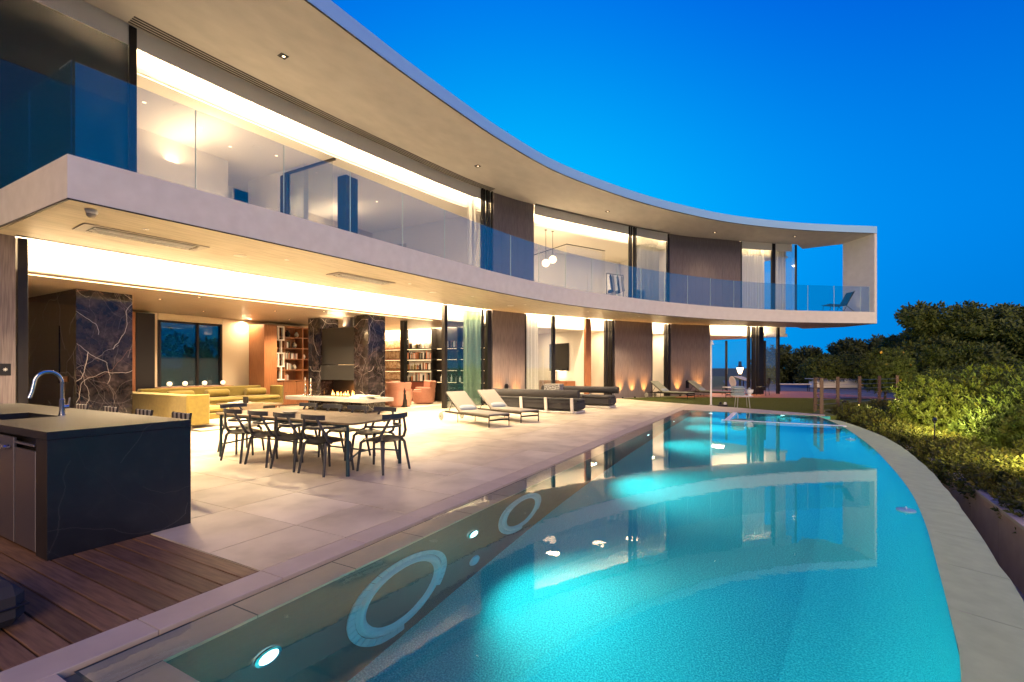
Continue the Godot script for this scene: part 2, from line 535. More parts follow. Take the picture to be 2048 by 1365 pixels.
func dusk_sky() -> PanoramaSkyMaterial:
	# clear blue dusk: paler towards the horizon, a little brighter where the sun went down behind the house
	var im := Image.create(256, 128, false, Image.FORMAT_RGBF)
	for y in 128:
		var el := (0.5 - (y + 0.5) / 128.0) * PI
		for x in 256:
			var a := ((x + 0.5) / 256.0) * TAU
			var dir := Vector3(sin(a) * cos(el), sin(el), -cos(a) * cos(el))
			var u := clampf(sin(maxf(el, 0.0)), 0.0, 1.0)
			var low := Color(0.0, 0.50, 0.90)
			var mid := Color(0.0, 0.57, 1.05)
			var high := Color(0.0, 0.125, 0.78)
			var c := low.lerp(mid, smoothstep(0.0, 0.25, u)).lerp(high, smoothstep(0.2, 0.75, u))
			var west := maxf(0.0, Vector2(dir.x, dir.z).normalized().dot(Vector2(0.86, -0.51)))
			var k := 0.37 + 0.63 * pow(west, 7.5)
			c = Color(c.r, c.g * k, c.b * (0.66 + 0.34 * pow(west, 3.0)))
			im.set_pixel(x, y, c)
	var m := PanoramaSkyMaterial.new()
	m.panorama = ImageTexture.create_from_image(im)
	return m

func _ready() -> void:
	var cam := Camera3D.new()
	cam.name = "camera"
	add_child(cam)
	cam.position = Vector3(0, 1.45, 0)
	cam.rotation.y = -atan2(0.872, 0.490)
	cam.projection = Camera3D.PROJECTION_FRUSTUM
	cam.near = 0.1
	cam.far = 6000.0
	cam.size = 2.0 * 0.1 * (1365.0 / 2.0) / 964.0
	cam.frustum_offset = Vector2(0, 0.1 * 53.5 / 964.0)
	cam.current = true
	var we := WorldEnvironment.new()
	we.name = "environment"
	var e := Environment.new()
	e.background_mode = Environment.BG_SKY
	e.sky = Sky.new()
	e.sky.sky_material = dusk_sky()
	e.background_energy_multiplier = 0.76
	e.tonemap_mode = Environment.TONE_MAPPER_LINEAR
	e.tonemap_exposure = 1.35
	e.sdfgi_enabled = true
	e.ssao_enabled = true
	e.ssil_enabled = true
	we.environment = e
	add_child(we)
	var sun := DirectionalLight3D.new()
	sun.name = "added_fill"  # soft fill added to lift facade, terrace and planting, not the sunset glow
	sun.light_energy = 0.6
	sun.light_color = Color(1.0, 0.82, 0.58)
	sun.light_angular_distance = 40.0
	sun.shadow_enabled = true
	add_child(sun)
	sun.look_at_from_position(Vector3.ZERO, Vector3(0.72, -0.45, -0.52), Vector3.UP)

	make_materials()
	EDGE = spline([Vector2(2.69, 8.30), Vector2(5.7, 8.02), Vector2(8.5, 7.80), Vector2(11.1, 7.58), Vector2(13, 7.35), Vector2(15, 6.98), Vector2(17, 6.38), Vector2(19.5, 5.36), Vector2(22, 4.08), Vector2(25, 2.08), Vector2(28, -0.82), Vector2(30.6, -4.2)])
	ROOF = spline([Vector2(-10, 8.1), Vector2(-2, 7.95), Vector2(6, 7.76), Vector2(8.5, 7.70), Vector2(10.5, 7.59), Vector2(12.5, 7.42), Vector2(15, 7.02), Vector2(17, 6.4), Vector2(19.5, 5.38), Vector2(22, 4.08), Vector2(25, 2.08), Vector2(28, -0.82), Vector2(30.6, -4.2)])
	WALL = spline([Vector2(-10, 11.8), Vector2(-2, 11.6), Vector2(3.2, 11.45), Vector2(8, 11.15), Vector2(13.85, 10.43), Vector2(16.2, 9.85), Vector2(18.25, 9.05), Vector2(22.5, 6.85), Vector2(25.9, 4.75), Vector2(28.5, 2.3), Vector2(30.0, 0.7), Vector2(31.2, -0.7)])
	WEIR = spline([Vector2(-0.5, 0.35), Vector2(1.0, -0.22), Vector2(2.96, -0.72), Vector2(3.6, -0.84), Vector2(4.87, -1.03), Vector2(5.94, -1.18), Vector2(7.31, -1.32), Vector2(9.05, -1.40), Vector2(11.22, -1.43), Vector2(14.22, -1.32), Vector2(15.8, -1.14), Vector2(17.3, -0.92)])
	WEIR_OUT = spline([Vector2(-0.5, -0.35), Vector2(1.0, -0.75), Vector2(2.96, -1.12), Vector2(4.2, -1.32), Vector2(6.0, -1.56), Vector2(7.5, -1.73), Vector2(9.6, -1.90), Vector2(11.9, -1.96), Vector2(13.9, -1.85), Vector2(16.0, -1.52), Vector2(17.6, -1.18)])
	PARAPET = spline([Vector2(-0.5, -1.3), Vector2(2.0, -1.76), Vector2(4.0, -2.0), Vector2(6.0, -2.15), Vector2(8.0, -2.27), Vector2(10.0, -2.35), Vector2(12.0, -2.36), Vector2(14.0, -2.22), Vector2(16.0, -1.86), Vector2(17.6, -1.36)])
	make_ground()
	make_terrace()
	make_pool()
	make_house()
	make_rooms_below()
	make_rooms_above()
	make_soffit_fittings()
	make_island()
	make_dining()
	make_terrace_furniture()
	make_living_furniture()
	make_far_terrace()
	make_plants()

# ---------- the setting ----------
func make_ground() -> void:
	var far := PackedVector2Array()
	for i in 48:
		far.append(Vector2.from_angle(TAU * i / 48.0) * 4500.0)
	structure("terrain", shape().sheet(far, -3.6), M.far_land)
	# lawn beyond the terrace
	var lawn := PackedVector2Array([Vector2(17.72, -1.45), Vector2(17.85, -0.85), Vector2(19.0, 1.0), Vector2(19.83, 2.26), Vector2(21.1, 5.0), Vector2(22.5, 7.0), Vector2(26, 12), Vector2(60, 30), Vector2(90, 20), Vector2(90, -22), Vector2(60, -24), Vector2(40, -15), Vector2(26, -5.0), Vector2(19.4, -1.2)])
	structure("lawn", shape().prism(lawn, -0.3, -0.02), M.lawn)
	# planted bank outside the pool wall
	var bank := shape()
	var rows := 9
	var ss := []
	for i in 40:
		ss.append(-4.0 + i * 1.0)
	for i in ss.size() - 1:
		for k in rows:
			var q: Array = []
			for c in [[i, k], [i + 1, k], [i + 1, k + 1], [i, k + 1]]:
				var s: float = ss[c[0]]
				var d: float = pow(float(c[1]) / rows, 1.5) * 30.0
				var t0: float = at_s(PARAPET, clampf(s, -0.5, 17.6)).y - 0.16 - maxf(0.0, s - 17.6) * 0.62 - maxf(0.0, -s) * 0.1
				var y := -0.34 - 0.085 * d - 0.25 * sin(s * 0.7 + d) * minf(1.0, d * 0.15)
				if s > 17.6:
					y += 0.25 * minf(1.0, (s - 17.6) * 0.3)
				q.append(P(s, t0 - d, y))
			bank.quad_to(q[0], q[1], q[2], q[3], Vector3.UP)
	structure("planted_bank", bank, M.soil)
	# corner room floor and path
	structure("terracotta_floor", shape().prism(PackedVector2Array([Vector2(24.4, 4.6), Vector2(25.2, 3.5), Vector2(27.2, -1.6), Vector2(28.6, -4.6), Vector2(34.5, -1.0), Vector2(34, 6), Vector2(30, 9), Vector2(27.2, 4.2)]), -0.2, 0.008), M.terracotta)
	structure("path", shape().prism(PackedVector2Array([Vector2(28.66, -4.66), Vector2(34.56, -1.06), Vector2(34.1, 3), Vector2(60, 6), Vector2(60, 0), Vector2(40, -4.5), Vector2(31, -7.5)]), -0.2, -0.008), M.asphalt)

func make_terrace() -> void:
	# bedding under the pavers, open where the pool is
	var base := shape()
	base.prism(PackedVector2Array([Vector2(2.12, 3.26), Vector2(17.4, 3.26), Vector2(18.3, 3.26), Vector2(19.9, 2.4), Vector2(21.1, 5.0), Vector2(22.4, 6.85), Vector2(18.25, 8.95), Vector2(13.85, 10.3), Vector2(2.12, 11.4)]), -0.25, -0.012)
	var terrace := structure("terrace", base, M.joint)
	terrace.set_meta("label", "pale limestone terrace of large rectangular pavers beside the pool")
	# pavers: joints measured 0.775 m apart along the pool and 1.04 m towards the house
	var rng := RandomNumberGenerator.new()
	rng.seed = 5
	var rows := [3.255, 3.91, 4.95, 5.99, 7.03, 8.07, 9.11, 10.15, 11.19, 12.2]
	var cols := []
	for i in 27:
		cols.append(2.12 + i * 0.775)
	var edge_line := PackedVector2Array([Vector2(17.6, -1.3), Vector2(17.85, -0.85), Vector2(19.0, 1.0), Vector2(19.83, 2.26), Vector2(21.1, 5.0), Vector2(22.5, 7.0)])
	var outline := PackedVector2Array([Vector2(2.12, 3.25), Vector2(18.3, 3.25)])
	outline.append_array(PackedVector2Array([Vector2(18.3, 3.0), Vector2(20.15, 3.0), Vector2(21.1, 5.0), Vector2(22.4, 6.85)]))
	var back := sub(WALL, 22.4, 2.12, 0.5)
	for p in back:
		outline.append(p - Vector2(0, 0.01))
	var g := 0.004
	for i in cols.size() - 1:
		for k in rows.size() - 1:
			var cell := PackedVector2Array([Vector2(cols[i] + g, rows[k] + g), Vector2(cols[i + 1] - g, rows[k] + g), Vector2(cols[i + 1] - g, rows[k + 1] - g), Vector2(cols[i] + g, rows[k + 1] - g)])
			for poly in Geometry2D.intersect_polygons(cell, outline):
				if absf(_area_of(poly)) < 0.02:
					continue
				var top := 0.0 + rng.randf_range(-0.0012, 0.0012)
				var slab := shape()
				slab.prism(poly, -0.011, top)
				obj("paver", slab, M["paver_%d" % (rng.randi() % 3)], terrace)
	# coping stones along the pool and across its ends
	var coping := shape().prism(PackedVector2Array([Vector2(0.4, 3.02), Vector2(17.5, 3.02), Vector2(17.5, 3.25), Vector2(0.4, 3.25)]), -0.25, -0.012)
	var cop := structure("pool_coping", coping, M.joint)
	cop.set_meta("label", "pinkish stone coping along the straight edge of the pool")
	var s := -0.9
	while s < 17.3:
		var s1: float = minf(s + 0.755, 17.45)
		obj("coping_stone", shape().cbox(P((s + s1) * 0.5, 3.125, -0.02), Vector3(s1 - s - 0.004, 0.044, 0.245), 0.003), M.coping_stone, cop)
		s = s1
	# near end, underfoot
	obj("coping_stone", shape().prism(PackedVector2Array([Vector2(-3, -1.2), Vector2(0.93, -0.24), Vector2(0.93, 2.998), Vector2(-3, 2.998)]), -0.04, 0.002), M.coping_stone, cop)
	# far end: pavers between pool and lawn
	var far_line := [Vector2(17.36, 3.0), Vector2(17.36, -0.95)]
	var outer := [Vector2(20.15, 3.0), Vector2(19.83, 2.26), Vector2(19.0, 1.0), Vector2(17.85, -0.85), Vector2(17.72, -1.15)]
	var bed := PackedVector2Array([Vector2(17.36, 3.0), Vector2(17.36, -1.1), Vector2(17.72, -1.15), Vector2(17.85, -0.85), Vector2(19.0, 1.0), Vector2(19.83, 2.26), Vector2(20.15, 3.0)])
	obj("coping_bed", shape().prism(bed, -0.25, -0.012), M.joint, cop)
	var t := 3.0
	while t > -1.0:
		var cell := PackedVector2Array([Vector2(17.36, t - 0.003), Vector2(17.36, t - 0.747), Vector2(21.5, t - 0.747 + 0.0), Vector2(21.5, t - 0.003)])
		for poly in Geometry2D.intersect_polygons(cell, bed):
			obj("coping_stone", shape().prism(poly, -0.011, 0.0), M.coping_stone, cop)
		t -= 0.75
	obj("coping_stone", shape().prism(PackedVector2Array([Vector2(17.46, 3.006), Vector2(20.14, 3.006), Vector2(20.26, 3.25), Vector2(17.46, 3.25)]), -0.011, 0.0), M.coping_stone, cop)
	obj("coping_bed", shape().prism(PackedVector2Array([Vector2(17.5, 3.001), Vector2(20.16, 3.001), Vector2(20.3, 3.258), Vector2(17.5, 3.258)]), -0.25, -0.013), M.joint, cop)
	# timber deck by the island
	var deck := structure("timber_deck", shape().prism(PackedVector2Array([Vector2(-3, 3.26), Vector2(2.11, 3.26), Vector2(2.11, 11.45), Vector2(-3, 11.6)]), -0.25, -0.05), M.joint)
	deck.set_meta("label", "dark brown timber deck under and around the stone island")
	for i in 39:
		var x := 2.115 - 0.13 * (i + 0.5)
		obj("deck_board", shape().cbox(P(x, 7.36, -0.016), Vector3(0.121, 0.03, 8.2), 0.003), M["deck_%d" % (rng.randi() % 3)], deck)

func _area_of(p: PackedVector2Array) -> float:
	var a := 0.0
	for i in p.size():
		var q := p[(i + 1) % p.size()]
		a += p[i].x * q.y - q.x * p[i].y
	return a * 0.5

func make_pool() -> void:
	var inner := sub(WEIR, 1.25, 17.3, 0.4)
	var floor_poly := PackedVector2Array([Vector2(17.3, 2.72), Vector2(1.25, 2.72)])
	floor_poly.append_array(inner)
	structure("pool_floor", shape().sheet(floor_poly, -1.55), M.pool_plaster)
	var pool := structure("pool_wall", shape().box(P(9.275, 2.85, -0.80), Vector3(16.7, 1.54, 0.26)), M.pool_tile_dark, "dark tiled pool wall under the terrace edge")
	obj("end_wall", shape().box(P(1.12, 1.1, -0.80), Vector3(0.26, 1.54, 3.24)), M.pool_tile_dark, pool)
	obj("end_wall", shape().box(P(17.43, 0.8, -0.80), Vector3(0.26, 1.54, 4.1)), M.pool_plaster, pool)
	var foot := shape()
	var prof := [[0.0, -0.03], [0.0, -0.75], [0.05, -0.98], [0.16, -1.20], [0.34, -1.38], [0.58, -1.50], [0.9, -1.548]]
	var dirs := []
	for k in prof.size():
		var lo: Array = prof[maxi(k - 1, 0)]
		var hi: Array = prof[mini(k + 1, prof.size() - 1)]
		dirs.append(Vector2(lo[1] - hi[1], hi[0] - lo[0]).normalized())
	for k in prof.size() - 1:
		for i in inner.size() - 1:
			var q: Array = []
			var nn: Array = []
			for e in [[k, i], [k, i + 1], [k + 1, i + 1], [k + 1, i]]:
				var side := normal_at(WEIR, inner[e[1]].x)
				var w: Vector2 = inner[e[1]] + side * prof[e[0]][0]
				q.append(P(w.x, w.y, prof[e[0]][1]))
				nn.append(Vector3(side.x * dirs[e[0]].x, dirs[e[0]].y, -side.y * dirs[e[0]].x))
			foot.quad_n(q[0], q[1], q[2], q[3], nn[0], nn[1], nn[2], nn[3])
	obj("weir_face", foot, M.pool_plaster, pool)
	# shallow ledge of pale stone just under the water, and the dark overflow slot beside it
	var s := 1.0
	while s < 17.25:
		var s1: float = minf(s + 0.755, 17.3)
		obj("ledge_stone", shape().cbox(P((s + s1) * 0.5, 2.845, -0.05), Vector3(s1 - s - 0.003, 0.04, 0.255), 0.003), M.coping_stone, pool)
		s = s1
	obj("ledge_stone", shape().prism(PackedVector2Array([Vector2(1.0, -0.1), Vector2(1.25, -0.2), Vector2(1.25, 2.71), Vector2(1.0, 2.71)]), -0.07, -0.03), M.coping_stone, pool)
	obj("overflow_slot", shape().prism(PackedVector2Array([Vector2(0.93, 2.973), Vector2(17.4, 2.973), Vector2(17.4, 3.018), Vector2(0.93, 3.018)]), -0.3, -0.24), M.coping_stone, pool)
	obj("overflow_slot", shape().prism(PackedVector2Array([Vector2(0.93, -0.2), Vector2(0.985, -0.2), Vector2(0.985, 2.97), Vector2(0.93, 2.97)]), -0.3, -0.24), M.coping_stone, pool)
	# weir
	var weir := shape()
	var a := sub(WEIR, 0.4, 17.3, 0.4)
	var weir_t := structure("pool_weir", shape().band(off(a, -0.005), off(a, -0.05), -0.3, -0.024), M.weir_stone, "wet greenish stone lip round the curved overflow side of the pool")
	var cuts := along_lengths(sub(WEIR, 0.4, 17.3, 0.1), 0.9)
	for i in cuts.size() - 1:
		var c0 := sub(WEIR, cuts[i] + 0.002, cuts[i + 1] - 0.002, 0.3)
		var w := c0.size()
		var out := PackedVector2Array()
		for p in c0:
			var n := normal_at(WEIR, p.x)
			# outer rim: where the normal line meets the outer curve
			var best := 0.4
			for k in 40:
				var q: Vector2 = p - n * (0.2 + k * 0.02)
				if q.y < at_s(WEIR_OUT, clampf(q.x, -0.5, 17.6)).y:
					best = 0.2 + k * 0.02
					break
			out.append(p - n * best)
		var sh := shape()
		for k in w - 1:
			var i0 := P(c0[k].x, c0[k].y, -0.019)
			var i1 := P(c0[k + 1].x, c0[k + 1].y, -0.019)
			var o0 := P(out[k].x, out[k].y, -0.055)
			var o1 := P(out[k + 1].x, out[k + 1].y, -0.055)
			sh.quad_to(i0, i1, o1, o0, Vector3.UP)
			var dn := Vector3(0, -1.0, 0)
			sh.quad_to(o0, o1, o1 + dn, o0 + dn, o0 - i0)
		obj("weir_stone", sh, M.weir_stone, weir_t)
	# gutter and outer wall
	var pin := sub(PARAPET, -0.4, 17.5, 0.4)
	structure("gutter", shape().band(off(pin, 0.9), off(pin, 0.0), -1.2, -0.95), M.parapet_stone)
	var par := structure("pool_outer_wall", shape().band(off(pin, -0.01), off(pin, -0.15), -1.3, -0.262), M.parapet_stone, "brownish stone wall with flat capping outside the pool gutter")
	cuts = along_lengths(sub(PARAPET, -0.4, 17.5, 0.1), 1.2)
	for i in cuts.size() - 1:
		var c0 := sub(PARAPET, cuts[i] + 0.002, cuts[i + 1] - 0.002, 0.3)
		obj("capping_stone", shape().band(off(c0, 0.01), off(c0, -0.17), -0.26, -0.22), M.coping_stone, par)
		obj("facing_stone", shape().band(off(c0, 0.0), off(c0, -0.012), -1.25, -0.264), M.parapet_stone, par)
	# spa at the far end
	var spa := thing("spa", "square spa basin with pale rim at the far end of the pool", "spa", P(16, 0, -0.6))
	obj("rim", shape().cbox(P(14.66, 0.05, -0.300) - spa.position, Vector3(0.14, 0.59, 2.9), 0.01), M.white_paint, spa)
	obj("rim", shape().cbox(P(16.02, 1.36, -0.300) - spa.position, Vector3(2.56, 0.59, 0.14), 0.01), M.white_paint, spa)
	obj("step", shape().cbox(P(14.5, 1.2, -0.75) - spa.position, Vector3(0.5, 0.3, 1.2), 0.01), M.pool_plaster, spa)
	obj("floor", shape().box(P(16.0, 0.1, -0.62) - spa.position, Vector3(2.6, 0.1, 2.6)), M.pool_plaster, spa)
	# water
	var wp := PackedVector2Array([Vector2(17.3, 2.972), Vector2(0.986, 2.972)])
	wp.append_array(sub(WEIR, 0.986, 17.3, 0.3))
	structure("water", shape().sheet(wp, -0.012), M.pool_water)
	# wall lights under water
	var k := 0
	for p in [Vector2(1.81, -0.6), Vector2(4.02, -0.6), Vector2(7.6, -0.6), Vector2(11.2, -0.6), Vector2(14.2, -0.6)]:
		pool_light(P(p.x, 2.715, p.y), Vector3(0, 0, 1), ["round pool light lit on the dark wall beside the bottom corner", "round pool light lit between the two big wall rings", "round pool light lit on the dark wall beyond both rings", "round pool light lit opposite the outdoor sofas", "round pool light lit near the spa step"][k], 4.4)
		k += 1
	pool_light(P(17.29, 2.1, -0.6), Vector3(-1, 0, 0), "round pool light on the far end wall", 4.0)
	pool_light(P(17.29, 0.0, -0.3), Vector3(-1, 0, 0), "round pool light inside the spa basin", 2.0)
	# big round niches in the wall
	for p in [[3.0, -0.87, 0.55, "large ring niche in the pool wall close to the pool corner"], [5.05, -0.80, 0.5, "large ring niche in the pool wall between two pool lights"]]:
		ring_niche(P(p[0], 2.715, p[1]), p[2], p[3])
	for p in [[4.05, -1.25, "small round inlet cover low on the pool wall"]]:
		var d := thing("inlet_cover", p[2], "inlet cover", P(p[0], 2.715, p[1]))
		obj("cover", shape().lathe([Vector2(0, 0.02), Vector2(0.075, 0.018), Vector2(0.085, 0.0)], Vector3.ZERO, 20, Basis(Vector3.RIGHT, PI / 2)), M.niche_rim, d)
	var n := 0
	for p in [[6.27, -1.1], [11.9, -1.2]]:
		var f := thing("pool_float", ["small pale float drifting by the curved overflow edge", "small clear float near the spa end of the pool"][n], "float", P(p[0], p[1], -0.012))
		obj("dome", shape().lathe([Vector2(0.085, 0.0), Vector2(0.08, 0.012), Vector2(0.055, 0.02), Vector2(0, 0.024)], Vector3.ZERO, 18), M.niche_rim, f)
		obj("handle", shape().tube([Vector3(-0.03, 0.02, 0), Vector3(0, 0.04, 0.0), Vector3(0.03, 0.02, 0)], 0.006), M.white_paint, f)
		n += 1

func pool_light(at: Vector3, out: Vector3, label: String, energy: float) -> void:
	var o := thing("pool_light", label, "pool light", at, 0.0, "round lights in the pool walls")
	var turn := Basis(Quaternion(Vector3.UP, out))
	obj("bezel", shape().lathe([Vector2(0.085, 0.0), Vector2(0.088, 0.018), Vector2(0.066, 0.024)], Vector3.ZERO, 20, turn), M.chrome, o)
	obj("lens", shape().lathe([Vector2(0.066, 0.018), Vector2(0.04, 0.026), Vector2(0.0, 0.028)], Vector3.ZERO, 16, turn), M.pool_lens, o)
	spot(at + out * 0.06, (out + Vector3.DOWN * 0.5).normalized(), 54.0, energy * 1.25, Color(0.42, 1.0, 0.97), 0.06, o)

func ring_niche(at: Vector3, r: float, label: String) -> void:
	var o := thing("ring_niche", label, "niche", at, 0.0, "ring niches in the pool wall")
	var turn := Basis(Quaternion(Vector3.UP, Vector3(0, 0, 1)))
	obj("flare", shape().lathe([Vector2(r * 0.92, 0.006), Vector2(r * 0.88, 0.03), Vector2(r * 0.84, 0.04), Vector2(r * 0.78, 0.03), Vector2(r * 0.73, 0.002)], Vector3.ZERO, 40, turn), M.niche_rim, o)
	obj("back_plate", shape().lathe([Vector2(r * 0.735, 0.004), Vector2(0, 0.004)], Vector3.ZERO, 40, turn), M.pool_tile_dark, o)
	for i in 34:
		var a := TAU * i / 40.0 - 0.6
		var b := TAU * (i + 0.92) / 40.0 - 0.6
		var sh := shape()
		var q: Array = []
		for e in [[a, 0.93], [b, 0.93], [b, 1.06], [a, 1.06]]:
			q.append(Vector3(cos(e[0]) * r * e[1], sin(e[0]) * r * e[1], 0.012))
		sh.quad_to(q[0], q[1], q[2], q[3], Vector3(0, 0, 1))
		for j in 4:
			var mid: Vector3 = (q[j] + q[(j + 1) % 4]) * 0.5
			var back := Vector3(0, 0, -0.012)
			sh.quad_to(q[j], q[(j + 1) % 4], q[(j + 1) % 4] + back, q[j] + back, mid - (q[0] + q[2]) * 0.5)
		obj("tile", sh, M.niche_rim, o)

# ---------- the house ----------
func post(s: float, wide: float, deep: float, y0: float, y1: float, m: Material, called := "door_frame", inset := 0.0) -> void:
	var p := at_s(WALL, s)
	var n := normal_at(WALL, s)
	var turn := Basis(Vector3.UP, yaw(n.y, -n.x))
	obj(called, shape().cbox(P(p.x + n.x * (deep * 0.5 + inset), p.y + n.y * (deep * 0.5 + inset), (y0 + y1) * 0.5), Vector3(wide, y1 - y0, deep), 0.004, turn), m, house)

func radial(s: float, d0: float, d1: float, y0: float, y1: float, thick: float, m: Material, called: String, parent: Node3D = null) -> void:
	var p := at_s(WALL, s)
	var n := normal_at(WALL, s)
	var turn := Basis(Vector3.UP, yaw(n.y, -n.x))
	var c := p + n * (d0 + d1) * 0.5
	obj(called, shape().box(P(c.x, c.y, (y0 + y1) * 0.5), Vector3(thick, y1 - y0, d1 - d0), turn), m, parent if parent else house)

func glazing(s0: float, s1: float, y0: float, y1: float, m: Material, inset := 0.05) -> void:
	var c := off(sub(WALL, s0, s1, 0.3), inset)
	obj("window_pane", shape().band(c, off(c, 0.008), y0, y1).band(off(c, 0.024), off(c, 0.032), y0, y1), m, house)

func facade_panel(s0: float, s1: float, y0: float, y1: float) -> void:
	# boards of equal width set edge to edge with a fine open joint
	var cuts := along_lengths(sub(WALL, s0, s1, 0.05), 0.42)
	cuts.append(s1)
	var back := sub(WALL, s0 + 0.002, s1 - 0.002, 0.3)
	var pn := obj("wood_panel", shape().band(off(back, 0.022), off(back, 0.14), y0, y1 + 0.22), M.wood_panel, house)
	for i in cuts.size() - 1:
		if cuts[i + 1] - cuts[i] < 0.03:
			continue
		var c := sub(WALL, cuts[i] + 0.003, cuts[i + 1] - 0.003, 0.25)
		obj("board", shape().band(c, off(c, 0.02), y0, y1), M.wood_panel, pn)

func curtain(c: PackedVector2Array, y0: float, y1: float, m: Material, label: String, fold := 0.05) -> void:
	var o := thing("curtain", label, "curtain", P(c[0].x, c[0].y, y0), 0.0)
	var pts := []
	var total := 0.0
	for i in c.size() - 1:
		total += c[i].distance_to(c[i + 1])
	var n := int(total / 0.025) + 2
	var sh := shape()
	for i in n:
		var f := float(i) / (n - 1) * (c.size() - 1)
		var k := mini(int(f), c.size() - 2)
		var p := c[k].lerp(c[k + 1], f - k)
		var d := (c[k + 1] - c[k]).normalized()
		var w := fold * (sin(i * 0.9) + 0.4 * sin(i * 0.37 + 1.0))
		pts.append(p + Vector2(-d.y, d.x) * w)
	for i in n - 1:
		var a := P(pts[i].x, pts[i].y, y0) - o.position
		var b := P(pts[i + 1].x, pts[i + 1].y, y0) - o.position
		var u := Vector3.UP * (y1 - y0)
		sh.quad(a, b, b + u, a + u)
	obj("fabric", sh, m, o)
	obj("rail", shape().sweep([P(c[0].x, c[0].y, y1 + 0.01) - o.position, P(c[-1].x, c[-1].y, y1 + 0.01) - o.position], 0.02, 0.02), M.white_paint, o)

